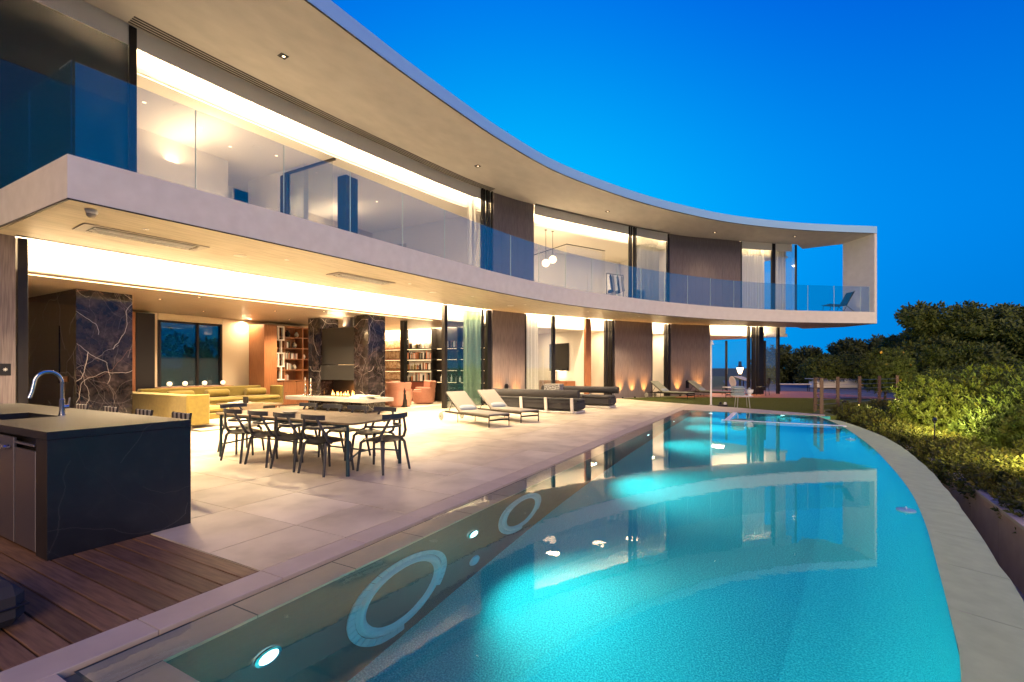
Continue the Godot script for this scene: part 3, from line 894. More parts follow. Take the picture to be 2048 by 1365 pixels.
func make_house() -> void:
	house = thing("house", "curved white two-storey house with long balcony and brown timber panels", "house")
	var wall_back := sub(WALL, 31.2, 2.7, 0.4)
	var end_pts := PackedVector2Array([Vector2(32.3, -3.0), Vector2(32.5, -1.0)])
	# balcony slab in front of the doors
	var edge := sub(EDGE, 2.69, 30.6, 0.35)
	var poly := edge.duplicate()
	poly.append_array(end_pts)
	poly.append_array(wall_back)
	obj("balcony_slab", shape().prism(poly, 3.716, 4.30), M.render_white, house)
	var pin := off(edge, 0.03)
	pin[0].x += 0.03
	poly = pin.duplicate()
	poly.append_array(PackedVector2Array([Vector2(32.26, -2.96), Vector2(32.46, -1.0)]))
	poly.append_array(off(sub(WALL, 31.2, 2.76, 0.4), 0.02))
	obj("soffit", shape().prism(poly, 3.70, 3.714), M.board_soffit, house)
	obj("shadow_gap", shape().band(off(edge, 0.002), off(edge, 0.026), 3.697, 3.7155), M.bronze_frame, house)  # dark strip painted in for the shadow gap below the fascia
	obj("shadow_gap", shape().box(P(2.705, 9.9, 3.706), Vector3(0.022, 0.018, 3.2)), M.bronze_frame, house)
	# slab over the rooms, pocket for the cove light between the two
	var inner := off(sub(WALL, -9.9, 31.0, 0.4), 0.56)
	poly = inner.duplicate()
	poly.append_array(PackedVector2Array([Vector2(33.0, 1.0), Vector2(33, 4), Vector2(31, 11), Vector2(25, 19), Vector2(-9.9, 19)]))
	obj("floor_slab", shape().prism(poly, 3.72, 4.26), M.plaster, house)
	var w := sub(WALL, -9.9, 31.0, 0.4)
	obj("cove_lid", shape().band(off(w, 0.004), off(w, 0.552), 4.13, 4.26), M.plaster, house)
	obj("bulkhead", shape().band(off(w, 0.50), off(w, 0.552), 3.2, 4.126), M.plaster, house)
	var lip := sub(WALL, 3.05, 31.0, 0.4)
	obj("cove_lip", shape().band(off(lip, 0.37), off(lip, 0.43), 3.2, 3.35), M.plaster, house)
	obj("cove_lip", shape().band(off(lip, 0.34), off(lip, 0.39), 7.62, 7.74), M.plaster, house)
	obj("body_wall", shape().prism(PackedVector2Array([Vector2(-9.9, 11.82), Vector2(2.66, 11.5), Vector2(2.66, 11.62), Vector2(-9.9, 11.94)]), 3.72, 4.26), M.render_white, house)
	# roof
	edge = sub(ROOF, -9.9, 30.6, 0.35)
	poly = edge.duplicate()
	poly.append_array(end_pts)
	poly.append_array(sub(WALL, 31.2, -9.9, 0.4))
	obj("roof_slab", shape().prism(poly, 8.326, 8.67), M.render_white, house)
	poly = off(edge, 0.03)
	poly.append_array(PackedVector2Array([Vector2(32.26, -2.96), Vector2(32.46, -1.0)]))
	poly.append_array(off(sub(WALL, 31.2, -9.9, 0.4), 0.02))
	obj("roof_soffit", shape().prism(poly, 8.31, 8.324), M.roof_soffit, house)
	obj("roof_fascia", shape().band(off(edge, -0.006), off(edge, -0.001), 8.328, 8.675), M.sky_cyan_metal, house)
	obj("shadow_gap", shape().band(off(edge, 0.002), off(edge, 0.026), 8.307, 8.3255), M.bronze_frame, house)  # painted shadow gap again, along the roof edge
	poly = off(sub(WALL, -9.9, 31.0, 0.4), 0.52)
	poly.append_array(PackedVector2Array([Vector2(33.0, 1.0), Vector2(33, 4), Vector2(31, 11), Vector2(25, 19), Vector2(-9.9, 19)]))
	obj("roof_deck", shape().prism(poly, 8.33, 8.67), M.render_white, house)
	obj("cove_lid", shape().band(off(w, 0.004), off(w, 0.512), 8.56, 8.67), M.plaster, house)
	obj("bulkhead", shape().band(off(w, 0.46), off(w, 0.512), 7.62, 8.556), M.plaster, house)
	for e in [[-9.9, 16.0], [18.15, 25.45], [28.86, 31.0]]:
		var pe := sub(WALL, e[0], e[1], 0.4)
		obj("pelmet", shape().band(off(pe, 0.023), off(pe, 0.05), 7.92, 8.55), M.plaster, house)
	# end fin of the balcony
	obj("end_fin", shape().prism(PackedVector2Array([Vector2(30.6, -4.2), Vector2(30.52, -4.09), Vector2(32.2, -2.9), Vector2(32.3, -3.0)]), 4.302, 8.309), M.render_white, house)
	# door tracks in the soffits
	for k in 4:
		obj("door_track", shape().band(off(sub(WALL, 4.6, 15.9, 0.4), -0.36 + k * 0.085), off(sub(WALL, 4.6, 15.9, 0.4), -0.32 + k * 0.085), 8.302, 8.3095), M.bronze_frame, house)
		if k < 2:
			obj("door_track", shape().band(off(sub(WALL, 18.1, 25.4, 0.4), -0.16 + k * 0.085), off(sub(WALL, 18.1, 25.4, 0.4), -0.11 + k * 0.085), 8.302, 8.3095), M.bronze_frame, house)
			obj("door_track", shape().band(off(sub(WALL, 3.0, 13.8, 0.4), -0.16 + k * 0.075), off(sub(WALL, 3.0, 13.8, 0.4), -0.11 + k * 0.075), 3.692, 3.6995), M.bronze_frame, house)
	# timber panels
	for a in [[-9.9, 3.03, 0.0, 3.695], [16.06, 17.68, 0.0, 3.695], [22.33, 24.47, 0.0, 3.695], [25.56, 27.47, 0.0, 3.695], [16.10, 18.11, 4.302, 8.305], [25.5, 28.82, 4.302, 8.305]]:
		facade_panel(a[0], a[1], a[2], a[3])
	# frames, ground floor
	for a in [[3.12, 0.13, 0.18], [13.79, 0.14, 0.16], [15.62, 0.05, 0.1], [15.92, 0.2, 0.14], [17.73, 0.05, 0.1], [19.1, 0.14, 0.14], [21.88, 0.10, 0.16], [22.06, 0.06, 0.2], [22.24, 0.1, 0.14], [25.3, 0.06, 0.16], [25.47, 0.12, 0.16], [24.5, 0.04, 0.12]]:
		post(a[0], a[1], a[2], 0.0, 3.695, M.bronze_frame)
	post(20.88, 0.32, 0.14, 0.0, 3.695, M.cabinet_wood, "timber_jamb")
	glazing(13.88, 15.6, 0.01, 3.69, M.tinted_glass)
	glazing(17.77, 19.02, 0.01, 3.69, M.window_glass)
	# frames, upper floor
	for a in [[4.71, 0.13, 0.3], [25.43, 0.1, 0.14], [28.86, 0.05, 0.1], [30.25, 0.2, 0.14], [31.18, 0.07, 0.1]]:
		post(a[0], a[1], a[2], 4.302, 8.305, M.bronze_frame)
	for k in 5:
		post(15.52 + k * 0.115, 0.055, 0.1, 4.302, 8.305, M.bronze_frame, "door_frame", -0.1 + 0.04 * (k % 2))
	for k in 4:
		post(23.15 + k * 0.13, 0.06, 0.1, 4.302, 8.305, M.bronze_frame, "door_frame", -0.05 + 0.03 * (k % 2))
	glazing(-9.9, 4.64, 4.31, 8.30, M.sky_teal_glass)
	glazing(23.64, 25.37, 4.31, 8.30, M.tinted_glass)
	glazing(28.9, 30.14, 4.31, 8.30, M.window_glass)
	glazing(30.36, 31.14, 4.31, 8.30, M.window_glass)
	# end glazing of the corner room above
	var c31 := at_s(WALL, 31.18)
	var n31 := normal_at(WALL, 31.0)
	for k in 2:
		var a := c31 + n31 * (0.1 + k * 1.7)
		var b := c31 + n31 * (1.7 + k * 1.7)
		obj("window_pane", shape().band(PackedVector2Array([a, b]), off(PackedVector2Array([a, b]), 0.014), 4.31, 8.30), M.window_glass, house)
		obj("door_frame", shape().box(P(b.x, b.y, 6.3), Vector3(0.1, 4.0, 0.1)), M.bronze_frame, house)
	# floors
	var fl := sub(WALL, -9.9, 27.4, 0.4)
	fl.append_array(PackedVector2Array([Vector2(31, 11), Vector2(25, 19), Vector2(-9.9, 19)]))
	obj("inner_floor", shape().prism(fl, -0.2, -0.002), M.floor_inside, house)
	# dropped ceilings
	poly = off(sub(WALL, 2.5, 16.4, 0.4), 0.556)
	poly.append_array(PackedVector2Array([Vector2(16.4, 17.2), Vector2(2.5, 17.2)]))
	var wc := obj("timber_ceiling", shape().prism(poly, 3.182, 3.26), M.wood_ceiling, house)
	var pl := 17.1
	while pl > 10.4:
		var strip := PackedVector2Array([Vector2(2.5, pl), Vector2(16.4, pl), Vector2(16.4, pl - 0.176), Vector2(2.5, pl - 0.176)])
		for q in Geometry2D.intersect_polygons(strip, poly):
			obj("plank", shape().prism(q, 3.17, 3.181), M.wood_ceiling, wc)
		pl -= 0.18
	poly = off(sub(WALL, 16.5, 30.9, 0.4), 0.556)
	poly.append_array(PackedVector2Array([Vector2(33, 4), Vector2(31, 11), Vector2(25, 19), Vector2(16.5, 19)]))
	obj("plaster_ceiling", shape().prism(poly, 3.2, 3.26), M.plaster, house)
	poly = off(sub(WALL, -9.9, 30.9, 0.4), 0.516)
	poly.append_array(PackedVector2Array([Vector2(33, 4), Vector2(31, 11), Vector2(25, 19), Vector2(-9.9, 19)]))
	obj("plaster_ceiling", shape().prism(poly, 7.65, 7.7), M.plaster, house)
	# cove lights: lamp strips in the pockets, each with its light
	for f in [[3.96, 0.05, -9.9, 31.0, 0], [8.43, 0.05, -9.9, 31.0, 1]]:
		var blocked: Array = [[-9.9, 3.05], [16.06, 17.68], [22.33, 24.47], [25.56, 27.47]] if f[4] == 0 else [[16.0, 18.11], [25.5, 28.82]]
		var cuts := along_lengths(sub(WALL, f[2], f[3], 0.05), 2.7)
		for i in cuts.size() - 1:
			var mid := (cuts[i] + cuts[i + 1]) * 0.5
			if f[4] == 1 and mid < -3.0:
				continue
			var hidden := false
			for b in blocked:
				if cuts[i] > b[0] - 0.3 and cuts[i + 1] < b[1] + 0.3:
					hidden = true
			if hidden or (f[4] == 0 and mid < 2.0):
				continue
			var c := sub(WALL, cuts[i] + 0.02, cuts[i + 1] - 0.02, 0.4)
			obj("cove_light", shape().band(off(c, 0.03), off(c, 0.05), f[0], f[0] + 0.04), M.led, house)
			var p := at_s(WALL, mid)
			var n := normal_at(WALL, mid)
			var e := 26.0 if f[4] == 0 else 11.0
			if f[4] == 0 and mid > 16.0:
				e = 15.0
			if f[4] == 0 and mid > 27.0:
				e = 16.0
			if f[4] == 1 and mid < 4.5:
				e = 2.5
			area(P(p.x + n.x * 0.08, p.y + n.y * 0.08, f[0] - 0.03), Vector2(2.6, 0.06), Vector3(n.x, -0.55, -n.y), e, WARM, house)
	for i in 4:
		# extra strip added to brighten the terrace, at the back of the pocket
		var s0 := 3.3 + i * 2.6
		var c := sub(WALL, s0, s0 + 2.5, 0.4)
		obj("cove_light", shape().band(off(c, 0.40), off(c, 0.44), 4.112, 4.127), M.led, house)
		var p := at_s(WALL, s0 + 1.25)
		var n := normal_at(WALL, s0 + 1.25)
		area(P(p.x + n.x * 0.42, p.y + n.y * 0.42, 4.10), Vector2(2.4, 0.05), Vector3(-n.x, -0.8, n.y), 20.0, WARM, house)
	obj("led_line", shape().band(off(sub(WALL, 3.2, 13.7, 0.4), 0.60), off(sub(WALL, 3.2, 13.7, 0.4), 0.65), 3.158, 3.169), M.led_line, house)
	# glass balustrade
	var rail := thing("glass_balustrade", "long curved frameless glass balustrade along the balcony edge", "balustrade", P(2.75, 8.3, 4.3))
	var gc := sub(EDGE, 2.78, 30.4, 0.05)
	var cuts := along_lengths(gc, 1.48)
	for i in cuts.size():
		var s1: float = cuts[i + 1] if i + 1 < cuts.size() else 30.38
		var c := off(sub(EDGE, cuts[i] + 0.006, s1 - 0.006, 0.3), 0.07)
		var sh := shape().band(c, off(c, 0.008), 4.26, 5.6).band(off(c, 0.012), off(c, 0.02), 4.26, 5.6)
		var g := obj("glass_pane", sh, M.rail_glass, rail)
		g.position = -rail.position
		var joint := off(sub(EDGE, s1 - 0.004, s1 + 0.004, 0.01), 0.068)
		var jn := obj("joint_strip", shape().band(joint, off(joint, 0.02), 4.26, 5.59), M.rail_edge, g)
	for k in 2:
		var c := PackedVector2Array([Vector2(2.76, 8.36 + k * 1.5), Vector2(2.76, 9.84 + k * 1.5)])
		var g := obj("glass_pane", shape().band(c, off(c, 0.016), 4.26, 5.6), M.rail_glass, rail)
		g.position = -rail.position

func make_rooms_below() -> void:
	# --- living room shell ---
	var cream := mat("cream_wall", lin(0.62, 0.52, 0.38), 0.7)
	obj("inner_wall", shape().box(P(2.55, 14.4, 1.59), Vector3(0.15, 3.18, 5.6)), M.plaster, house)
	obj("inner_wall", shape().box(P(5.15, 17.15, 1.59), Vector3(5.1, 3.18, 0.2)), cream, house)
	obj("inner_wall", shape().box(P(8.71, 17.15, 0.42), Vector3(1.96, 0.84, 0.2)), cream, house)
	obj("inner_wall", shape().box(P(8.71, 17.15, 3.07), Vector3(1.96, 0.22, 0.2)), cream, house)
	obj("inner_wall", shape().box(P(13.1, 17.15, 1.59), Vector3(6.8, 3.18, 0.2)), cream, house)
	obj("inner_wall", shape().box(P(16.52, 13.55, 1.59), Vector3(0.14, 3.18, 7.1)), M.plaster, house)
	# window in the back wall
	var wn := obj("window", shape().box(P(7.76, 17.1, 1.9), Vector3(0.07, 2.1, 0.14)), M.bronze_frame, house)
	obj("frame", shape().box(P(9.66, 17.1, 1.9), Vector3(0.07, 2.1, 0.14)), M.bronze_frame, wn)
	obj("frame", shape().box(P(8.9, 17.1, 1.9), Vector3(0.07, 2.1, 0.1)), M.bronze_frame, wn)
	obj("frame", shape().box(P(8.71, 17.1, 2.92), Vector3(1.84, 0.06, 0.1)), M.bronze_frame, wn)
	obj("pane", shape().box(P(8.71, 17.16, 1.88), Vector3(1.84, 2.04, 0.014)), M.sky_teal_glass, wn)
	obj("timber_pilaster", shape().cbox(P(7.25, 16.9, 1.55), Vector3(0.5, 3.1, 0.3), 0.005), M.bronze_frame, house)
	obj("timber_pilaster", shape().cbox(P(6.75, 16.85, 1.55), Vector3(0.4, 3.1, 0.4), 0.005), M.cabinet_wood, house)
	# marble-clad block by the dining end
	var mb := obj("marble_block", shape().cbox(P(5.0, 15.2, 1.585), Vector3(1.04, 3.165, 3.66), 0.004), M.marble, house)
	obj("niche_panel", shape().box(P(4.472, 14.7, 1.75), Vector3(0.012, 1.3, 0.9)), M.dark_glass_tv, mb)
	obj("niche_panel", shape().box(P(4.470, 13.9, 1.2), Vector3(0.012, 0.12, 0.2)), M.cabinet_wood, mb)
	# back wall wash and lamps
	area(P(6.0, 16.75, 3.14), Vector2(4.0, 0.06), Vector3(0, -1, 0.12), 18., WARM, house)
	area(P(10.4, 16.75, 3.14), Vector2(3.6, 0.06), Vector3(0, -1, 0.12), 24., WARM, house)
	area(P(16.2, 14.0, 3.14), Vector2(5.0, 0.08), Vector3(0.15, -1, 0), 24.5, WARM, house)
	area(P(13.9, 13.2, 3.14), Vector2(2.5, 0.5), Vector3(0, -1, 0), 12., WARM, house)
	for p in [Vector2(6.2, 13.6), Vector2(9.2, 13.4), Vector2(8.2, 15.4), Vector2(11.0, 15.2), Vector2(6.5, 12.4), Vector2(10.0, 12.2)]:
		var d := thing("ceiling_downlight", "small recessed downlight in the timber ceiling of the living room", "downlight", P(p.x, p.y, 3.168), 0.0, "downlights in the timber ceiling")
		obj("trim", shape().lathe([Vector2(0.03, -0.004), Vector2(0.05, -0.006), Vector2(0.055, 0.0)], Vector3.ZERO, 14), M.bronze_frame, d)
		obj("lens", shape().lathe([Vector2(0.0, -0.003), Vector2(0.03, -0.002)], Vector3.ZERO, 12), M.bulb, d)
		spot(P(p.x, p.y, 3.15), Vector3.DOWN, 62.0, 26.0, WARM, 0.12, d)
	# --- bedroom behind the first timber panel ---
	var back := off(sub(WALL, 16.6, 27.4, 0.3), 4.2)
	obj("inner_wall", shape().band(off(sub(WALL, 16.6, 20.9, 0.3), 4.2), off(sub(WALL, 16.6, 20.9, 0.3), 4.35), 0.0, 3.2), M.plaster, house)
	radial(21.0, 0.15, 4.2, 0.0, 3.2, 0.14, M.plaster, "inner_wall")
	radial(22.32, 0.15, 4.2, 0.0, 3.2, 0.12, M.plaster, "inner_wall")
	radial(25.5, 0.15, 4.2, 0.0, 3.2, 0.12, M.plaster, "inner_wall")
	radial(27.42, 0.15, 6.5, 0.0, 3.2, 0.14, M.plaster, "inner_wall")
	obj("inner_wall", shape().band(off(sub(WALL, 21.1, 22.2, 0.3), 1.7), off(sub(WALL, 21.1, 22.2, 0.3), 1.8), 0.0, 3.2), M.rock_wall, house)
	# room with square niches
	var nw := off(sub(WALL, 24.2, 25.6, 0.3), 1.2)
	var wall_n := obj("niche_wall", shape().band(nw, off(nw, 0.12), 0.0, 3.2), M.plaster, house)
	var np := at_s(nw, 24.95 + 0.62)
	for p in [[0.75, 0], [1.42, 0], [2.1, 0]]:
		var q: Vector2 = at_s(WALL, 24.93) + normal_at(WALL, 24.93) * 1.19
		var n := normal_at(WALL, 24.93)
		obj("niche", shape().box(P(q.x, q.y, p[0]), Vector3(0.34, 0.3, 0.03), Basis(Vector3.UP, yaw(n.y, -n.x))), M.grey_cloth, wall_n)
	for a in [[18.4, 1.6, 4.0], [20.0, 2.6, 4.0], [21.6, 0.9, 3.0], [24.9, 0.75, 3.0]]:
		var q: Vector2 = at_s(WALL, a[0]) + normal_at(WALL, a[0]) * a[1]
		area(P(q.x, q.y, 3.18), Vector2(0.5, 0.5), Vector3.DOWN, a[2], WARM, house)
	# television, chest and lamp in the bedroom
	var n0 := normal_at(WALL, 21.0)
	var f0 := Vector2(n0.y, -n0.x)
	var b0 := at_s(WALL, 21.0) + n0 * 2.2 - f0 * 0.11
	var tv := thing("television", "large flat television on the pale bedroom wall", "television", P(b0.x, b0.y, 1.97), yaw(-n0.x, -n0.y))
	obj("bezel", shape().cbox(Vector3.ZERO, Vector3(1.5, 1.35, 0.05), 0.006), M.black_metal, tv)
	obj("screen", shape().box(Vector3(0, 0, 0.027), Vector3(1.46, 1.30, 0.004)), M.dark_glass_tv, tv)
	var b1 := at_s(WALL, 21.0) + n0 * 2.0 - f0 * 0.4
	var ch := thing("chest", "low ribbed timber chest under the bedroom television", "chest", P(b1.x, b1.y, 0), yaw(-n0.x, -n0.y))
	obj("body", shape().cbox(Vector3(0, 0.42, 0), Vector3(2.2, 0.8, 0.5), 0.01), M.cabinet_wood, ch)
	for i in 8:
		obj("door", shape().cbox(Vector3(-0.96 + i * 0.275, 0.42, 0.26), Vector3(0.265, 0.74, 0.02), 0.006), M.cabinet_wood, ch)
	var lp := thing("desk_lamp", "black T-shaped lamp on the ribbed bedroom chest", "lamp", P(b1.x, b1.y, 0.82), yaw(-n0.x, -n0.y))
	obj("base", shape().lathe([Vector2(0, 0.02), Vector2(0.1, 0.02), Vector2(0.1, 0)], Vector3.ZERO, 16), M.black_metal, lp)
	obj("stem", shape().tube([Vector3(0, 0.01, 0), Vector3(0, 0.5, 0)], 0.014), M.black_metal, lp)
	obj("shade", shape().cbox(Vector3(0, 0.54, 0), Vector3(0.5, 0.09, 0.1), 0.02), M.black_metal, lp)
	obj("bulb", shape().cbox(Vector3(0, 0.488, 0), Vector3(0.4, 0.008, 0.06), 0.002), M.bulb, lp)
	omni(P(b1.x, b1.y, 1.25), 0.6, WARM, 0.05, lp)
	curtain(off(sub(WALL, 17.75, 18.5, 0.2), 0.3), 0.02, 3.65, M.curtain_sheer, "sheer white curtain behind the bedroom glass")
	curtain(off(sub(WALL, 14.95, 15.75, 0.2), 0.32), 0.02, 3.65, M.curtain_green, "pale green curtain gathered at the dark glass door")
	# corner room: back glazing, column and stacked doors
	var cn := at_s(WALL, 27.5) + normal_at(WALL, 27.5) * 6.0
	for i in 3:
		var a := cn.lerp(Vector2(35.2, 1.0), i / 3.0 + 0.02)
		var b := cn.lerp(Vector2(35.2, 1.0), (i + 1) / 3.0)
		obj("window_pane", shape().band(PackedVector2Array([a, b]), off(PackedVector2Array([a, b]), 0.014), 0.02, 3.19), M.window_glass, house)
		obj("door_frame", shape().box(P(b.x, b.y, 1.6), Vector3(0.14, 3.2, 0.14)), M.bronze_frame, house)
	for k in 5:
		post(29.12 + k * 0.10, 0.06, 0.12, 0.0, 3.695, M.bronze_frame, "door_frame", -0.08 + 0.05 * (k % 2))
	post(29.72, 0.3, 0.3, 0.0, 3.695, M.black_metal, "column", 0.0)
	post(30.45, 0.14, 0.14, 0.0, 3.695, M.black_metal, "column", 0.0)
	var q: Vector2 = at_s(WALL, 29.0) + normal_at(WALL, 29.0) * 2.5
	area(P(q.x, q.y, 3.18), Vector2(1.0, 1.0), Vector3.DOWN, 8.0, WARM, house)
	glazing(29.95, 30.35, 0.01, 3.69, M.window_glass)

func make_rooms_above() -> void:
	var warm_wall := mat("warm_wall", lin(0.66, 0.58, 0.46), 0.75)
	# room over the living room
	obj("inner_wall", shape().box(P(7.05, 14.6, 5.955), Vector3(2.75, 3.39, 0.2)), M.plaster, house)
	obj("inner_wall", shape().box(P(2.5, 16.5, 5.955), Vector3(6.4, 3.39, 0.2)), M.plaster, house)
	obj("inner_wall", shape().box(P(9.2, 16.6, 5.955), Vector3(3.0, 3.39, 0.2)), M.plaster, house)
	obj("inner_wall", shape().box(P(9.75, 14.1, 5.955), Vector3(0.16, 3.39, 2.8)), M.plaster, house)
	var d := obj("inner_door", shape().cbox(P(8.8, 16.47, 5.4), Vector3(0.9, 2.2, 0.05), 0.004), M.grey_cloth, house)
	obj("handle", shape().tube([P(9.15, 16.42, 5.3), P(9.15, 16.42, 5.45)], 0.012), M.steel, d)
	# glazed partition with a dark frame
	var p0 := at_s(WALL, 9.62)
	var g := obj("partition_frame", shape().box(P(9.6, 12.4, 7.47), Vector3(0.07, 0.06, 2.3)), M.bronze_frame, house)
	obj("frame", shape().cbox(P(9.6, 13.5, 5.87), Vector3(0.08, 3.14, 0.35), 0.005), M.bronze_frame, g)
	obj("pane", shape().box(P(9.6, 12.3, 5.87), Vector3(0.014, 3.13, 1.9)), M.tinted_glass, g)
	# second room: back wall with a long window, column, blue screen
	obj("inner_wall", shape().box(P(13.2, 16.6, 6.97), Vector3(6.8, 1.36, 0.2)), warm_wall, house)
	obj("inner_wall", shape().box(P(13.2, 16.6, 4.6), Vector3(6.8, 0.7, 0.2)), warm_wall, house)
	var wn := obj("window", shape().box(P(13.2, 16.6, 6.27), Vector3(6.6, 0.06, 0.12)), M.bronze_frame, house)
	for i in 5:
		obj("frame", shape().box(P(10.2 + i * 1.5, 16.6, 5.62), Vector3(0.07, 1.28, 0.12)), M.bronze_frame, wn)
	obj("pane", shape().box(P(13.2, 16.62, 5.62), Vector3(6.6, 1.28, 0.014)), M.window_glass, wn)
	obj("column", shape().cbox(P(11.1, 12.4, 5.955), Vector3(0.5, 3.39, 0.4), 0.01), M.bronze_frame, house)
	obj("inner_wall", shape().box(P(16.3, 13.6, 5.955), Vector3(0.16, 3.39, 6.0)), M.plaster, house)
	var sc := obj("glass_screen", shape().box(P(13.9, 13.4, 5.2), Vector3(0.03, 1.9, 2.0)), M.tinted_glass, house)
	var v := thing("vanity_lamp", "frosted lamp glowing beside the white balcony curtain", "lamp", P(15.0, 11.6, 4.3))
	obj("base", shape().lathe([Vector2(0, 0.03), Vector2(0.12, 0.03), Vector2(0.12, 0)], Vector3.ZERO, 14), M.steel, v)
	obj("stem", shape().tube([Vector3(0, 0.02, 0), Vector3(0, 0.9, 0)], 0.012), M.steel, v)
	obj("bulb", shape().lathe([Vector2(0.0, 0.85), Vector2(0.09, 0.9), Vector2(0.11, 1.05), Vector2(0.08, 1.2), Vector2(0, 1.25)], Vector3.ZERO, 14), M.bulb, v)
	curtain(off(sub(WALL, 15.15, 15.5, 0.1), 0.3), 4.3, 8.25, M.curtain_sheer, "white curtain gathered beside stacked upper door frames", 0.07)
	for p in [Vector2(5.6, 13.0), Vector2(6.9, 13.1), Vector2(7.9, 13.5), Vector2(8.9, 12.9), Vector2(12.0, 13.5), Vector2(13.2, 13.2)]:
		var o := thing("ceiling_downlight", "small bright downlight in the white upper ceiling", "downlight", P(p.x, p.y, 7.648), 0.0, "downlights in the white upper ceiling")
		obj("trim", shape().lathe([Vector2(0.04, -0.004), Vector2(0.06, -0.006), Vector2(0.066, 0.0)], Vector3.ZERO, 14), M.white_paint, o)
		obj("lens", shape().lathe([Vector2(0.0, -0.003), Vector2(0.04, -0.002)], Vector3.ZERO, 12), M.bulb, o)
		spot(P(p.x, p.y, 7.63), Vector3.DOWN, 50.0, 11.0, WARM, 0.12, o)
	for p in [Vector2(6.1, 12.5), Vector2(8.3, 12.9)]:
		var o := thing("ceiling_speaker", "round flush speaker in the white upper ceiling", "speaker", P(p.x, p.y, 7.648), 0.0, "flush speakers in the upper ceiling")
		obj("grille", shape().lathe([Vector2(0.0, -0.006), Vector2(0.10, -0.006), Vector2(0.105, 0.0)], Vector3.ZERO, 20), M.plaster, o)
		obj("rim", shape().lathe([Vector2(0.105, -0.008), Vector2(0.12, -0.006), Vector2(0.122, 0.0)], Vector3.ZERO, 20), M.white_paint, o)
	# wall-wash slot above the white wall
	area(P(6.9, 13.9, 7.0), Vector2(3.2, 0.3), Vector3(0, 1, 0.1), 4.5, WARM, house)
	area(P(13.0, 16.2, 7.0), Vector2(4.0, 0.08), Vector3(0, 1, 0.1), 4.8, WARM, house)
	# bathroom above
	var bw := off(sub(WALL, 18.1, 25.5, 0.3), 4.0)
	obj("inner_wall", shape().band(off(sub(WALL, 18.1, 25.5, 0.3), 4.0), off(sub(WALL, 18.1, 25.5, 0.3), 4.12), 4.26, 7.65), M.plaster, house)
	radial(18.05, 0.15, 4.1, 4.26, 7.65, 0.14, M.plaster, "inner_wall")
	radial(25.55, 0.15, 4.1, 4.26, 7.65, 0.14, M.plaster, "inner_wall")
	radial(28.8, 0.15, 4.1, 4.26, 7.65, 0.14, M.plaster, "inner_wall")
	obj("inner_wall", shape().band(off(sub(WALL, 28.8, 31.1, 0.3), 4.2), off(sub(WALL, 28.8, 31.1, 0.3), 4.3), 4.26, 7.65), warm_wall, house)
	var sh := thing("shower_enclosure", "frameless glass shower box in the bright upper bathroom", "shower", P(21.0, 9.4, 4.26))
	var f0 := at_s(WALL, 20.4) + normal_at(WALL, 20.4) * 0.9
	var f1 := at_s(WALL, 22.5) + normal_at(WALL, 22.5) * 0.9
	var f2 := at_s(WALL, 20.4) + normal_at(WALL, 20.4) * 3.9
	var fm := f0.lerp(f1, 0.5)
	for e in [[f0, fm], [fm, f1], [f0, f2]]:
		var c := PackedVector2Array([e[0], e[1]])
		var gp := obj("glass_pane", shape().band(c, off(c, 0.014), 4.27, 7.2), M.window_glass, sh)
		gp.position = -sh.position
		var tb := obj("top_bar", shape().sweep([P(e[0].x, e[0].y, 7.21), P(e[1].x, e[1].y, 7.21)], 0.03, 0.03), M.bronze_frame, sh)
		tb.position = -sh.position
	var hn := obj("handle", shape().tube([P(fm.x, fm.y - 0.06, 5.0), P(fm.x, fm.y - 0.06, 5.9)], 0.016), M.steel, sh)
	hn.position = -sh.position
	var k := 0
	for a in [[19.25, 0.8, 6.15], [19.6, 0.8, 6.36]]:
		var q: Vector2 = at_s(WALL, a[0]) + normal_at(WALL, a[0]) * a[1]
		var o := thing("pendant_lamp", ["lower glowing globe pendant in the upper bathroom", "higher glowing globe pendant on a visible rod"][k], "pendant lamp", P(q.x, q.y, a[2]))
		obj("globe", shape().lathe(_arc_profile(0.17), Vector3.ZERO, 18), M.bulb, o)
		obj("rod", shape().tube([Vector3(0, 0.16, 0), Vector3(0, 7.63 - a[2], 0)], 0.012), M.bronze_frame, o)
		obj("canopy", shape().lathe([Vector2(0.0, 7.62 - a[2]), Vector2(0.06, 7.625 - a[2]), Vector2(0.06, 7.648 - a[2])], Vector3.ZERO, 14), M.bronze_frame, o)
		omni(P(q.x, q.y, a[2]), 0.9, WARM, 0.15, o)
		k += 1
	var vb := at_s(WALL, 19.0) + normal_at(WALL, 19.0) * 3.2
	var van := thing("vanity_cabinet", "pale grey vanity cabinet below the globe pendants", "cabinet", P(vb.x, vb.y, 4.26), yaw(normal_at(WALL, 19.0).y, -normal_at(WALL, 19.0).x))
	obj("body", shape().cbox(Vector3(0, 0.7, 0), Vector3(1.6, 1.4, 0.5), 0.01), M.grey_cloth, van)
	obj("top", shape().cbox(Vector3(0, 1.42, 0.01), Vector3(1.64, 0.04, 0.54), 0.005), M.white_paint, van)
	# clothes rail by the frames
	var cr := at_s(WALL, 22.75) + normal_at(WALL, 22.75) * 0.5
	var cl := thing("clothes_rail", "rail with hanging black and white clothes in the upper bathroom", "clothes rail", P(cr.x, cr.y, 4.26), yaw(normal_at(WALL, 22.75).y, -normal_at(WALL, 22.75).x))
	obj("rail", shape().tube([Vector3(-0.55, 1.75, 0), Vector3(0.55, 1.75, 0)], 0.015), M.black_metal, cl)
	for sx in [-0.55, 0.55]:
		obj("leg", shape().tube([Vector3(sx, 0, 0), Vector3(sx, 1.76, 0)], 0.015), M.black_metal, cl)
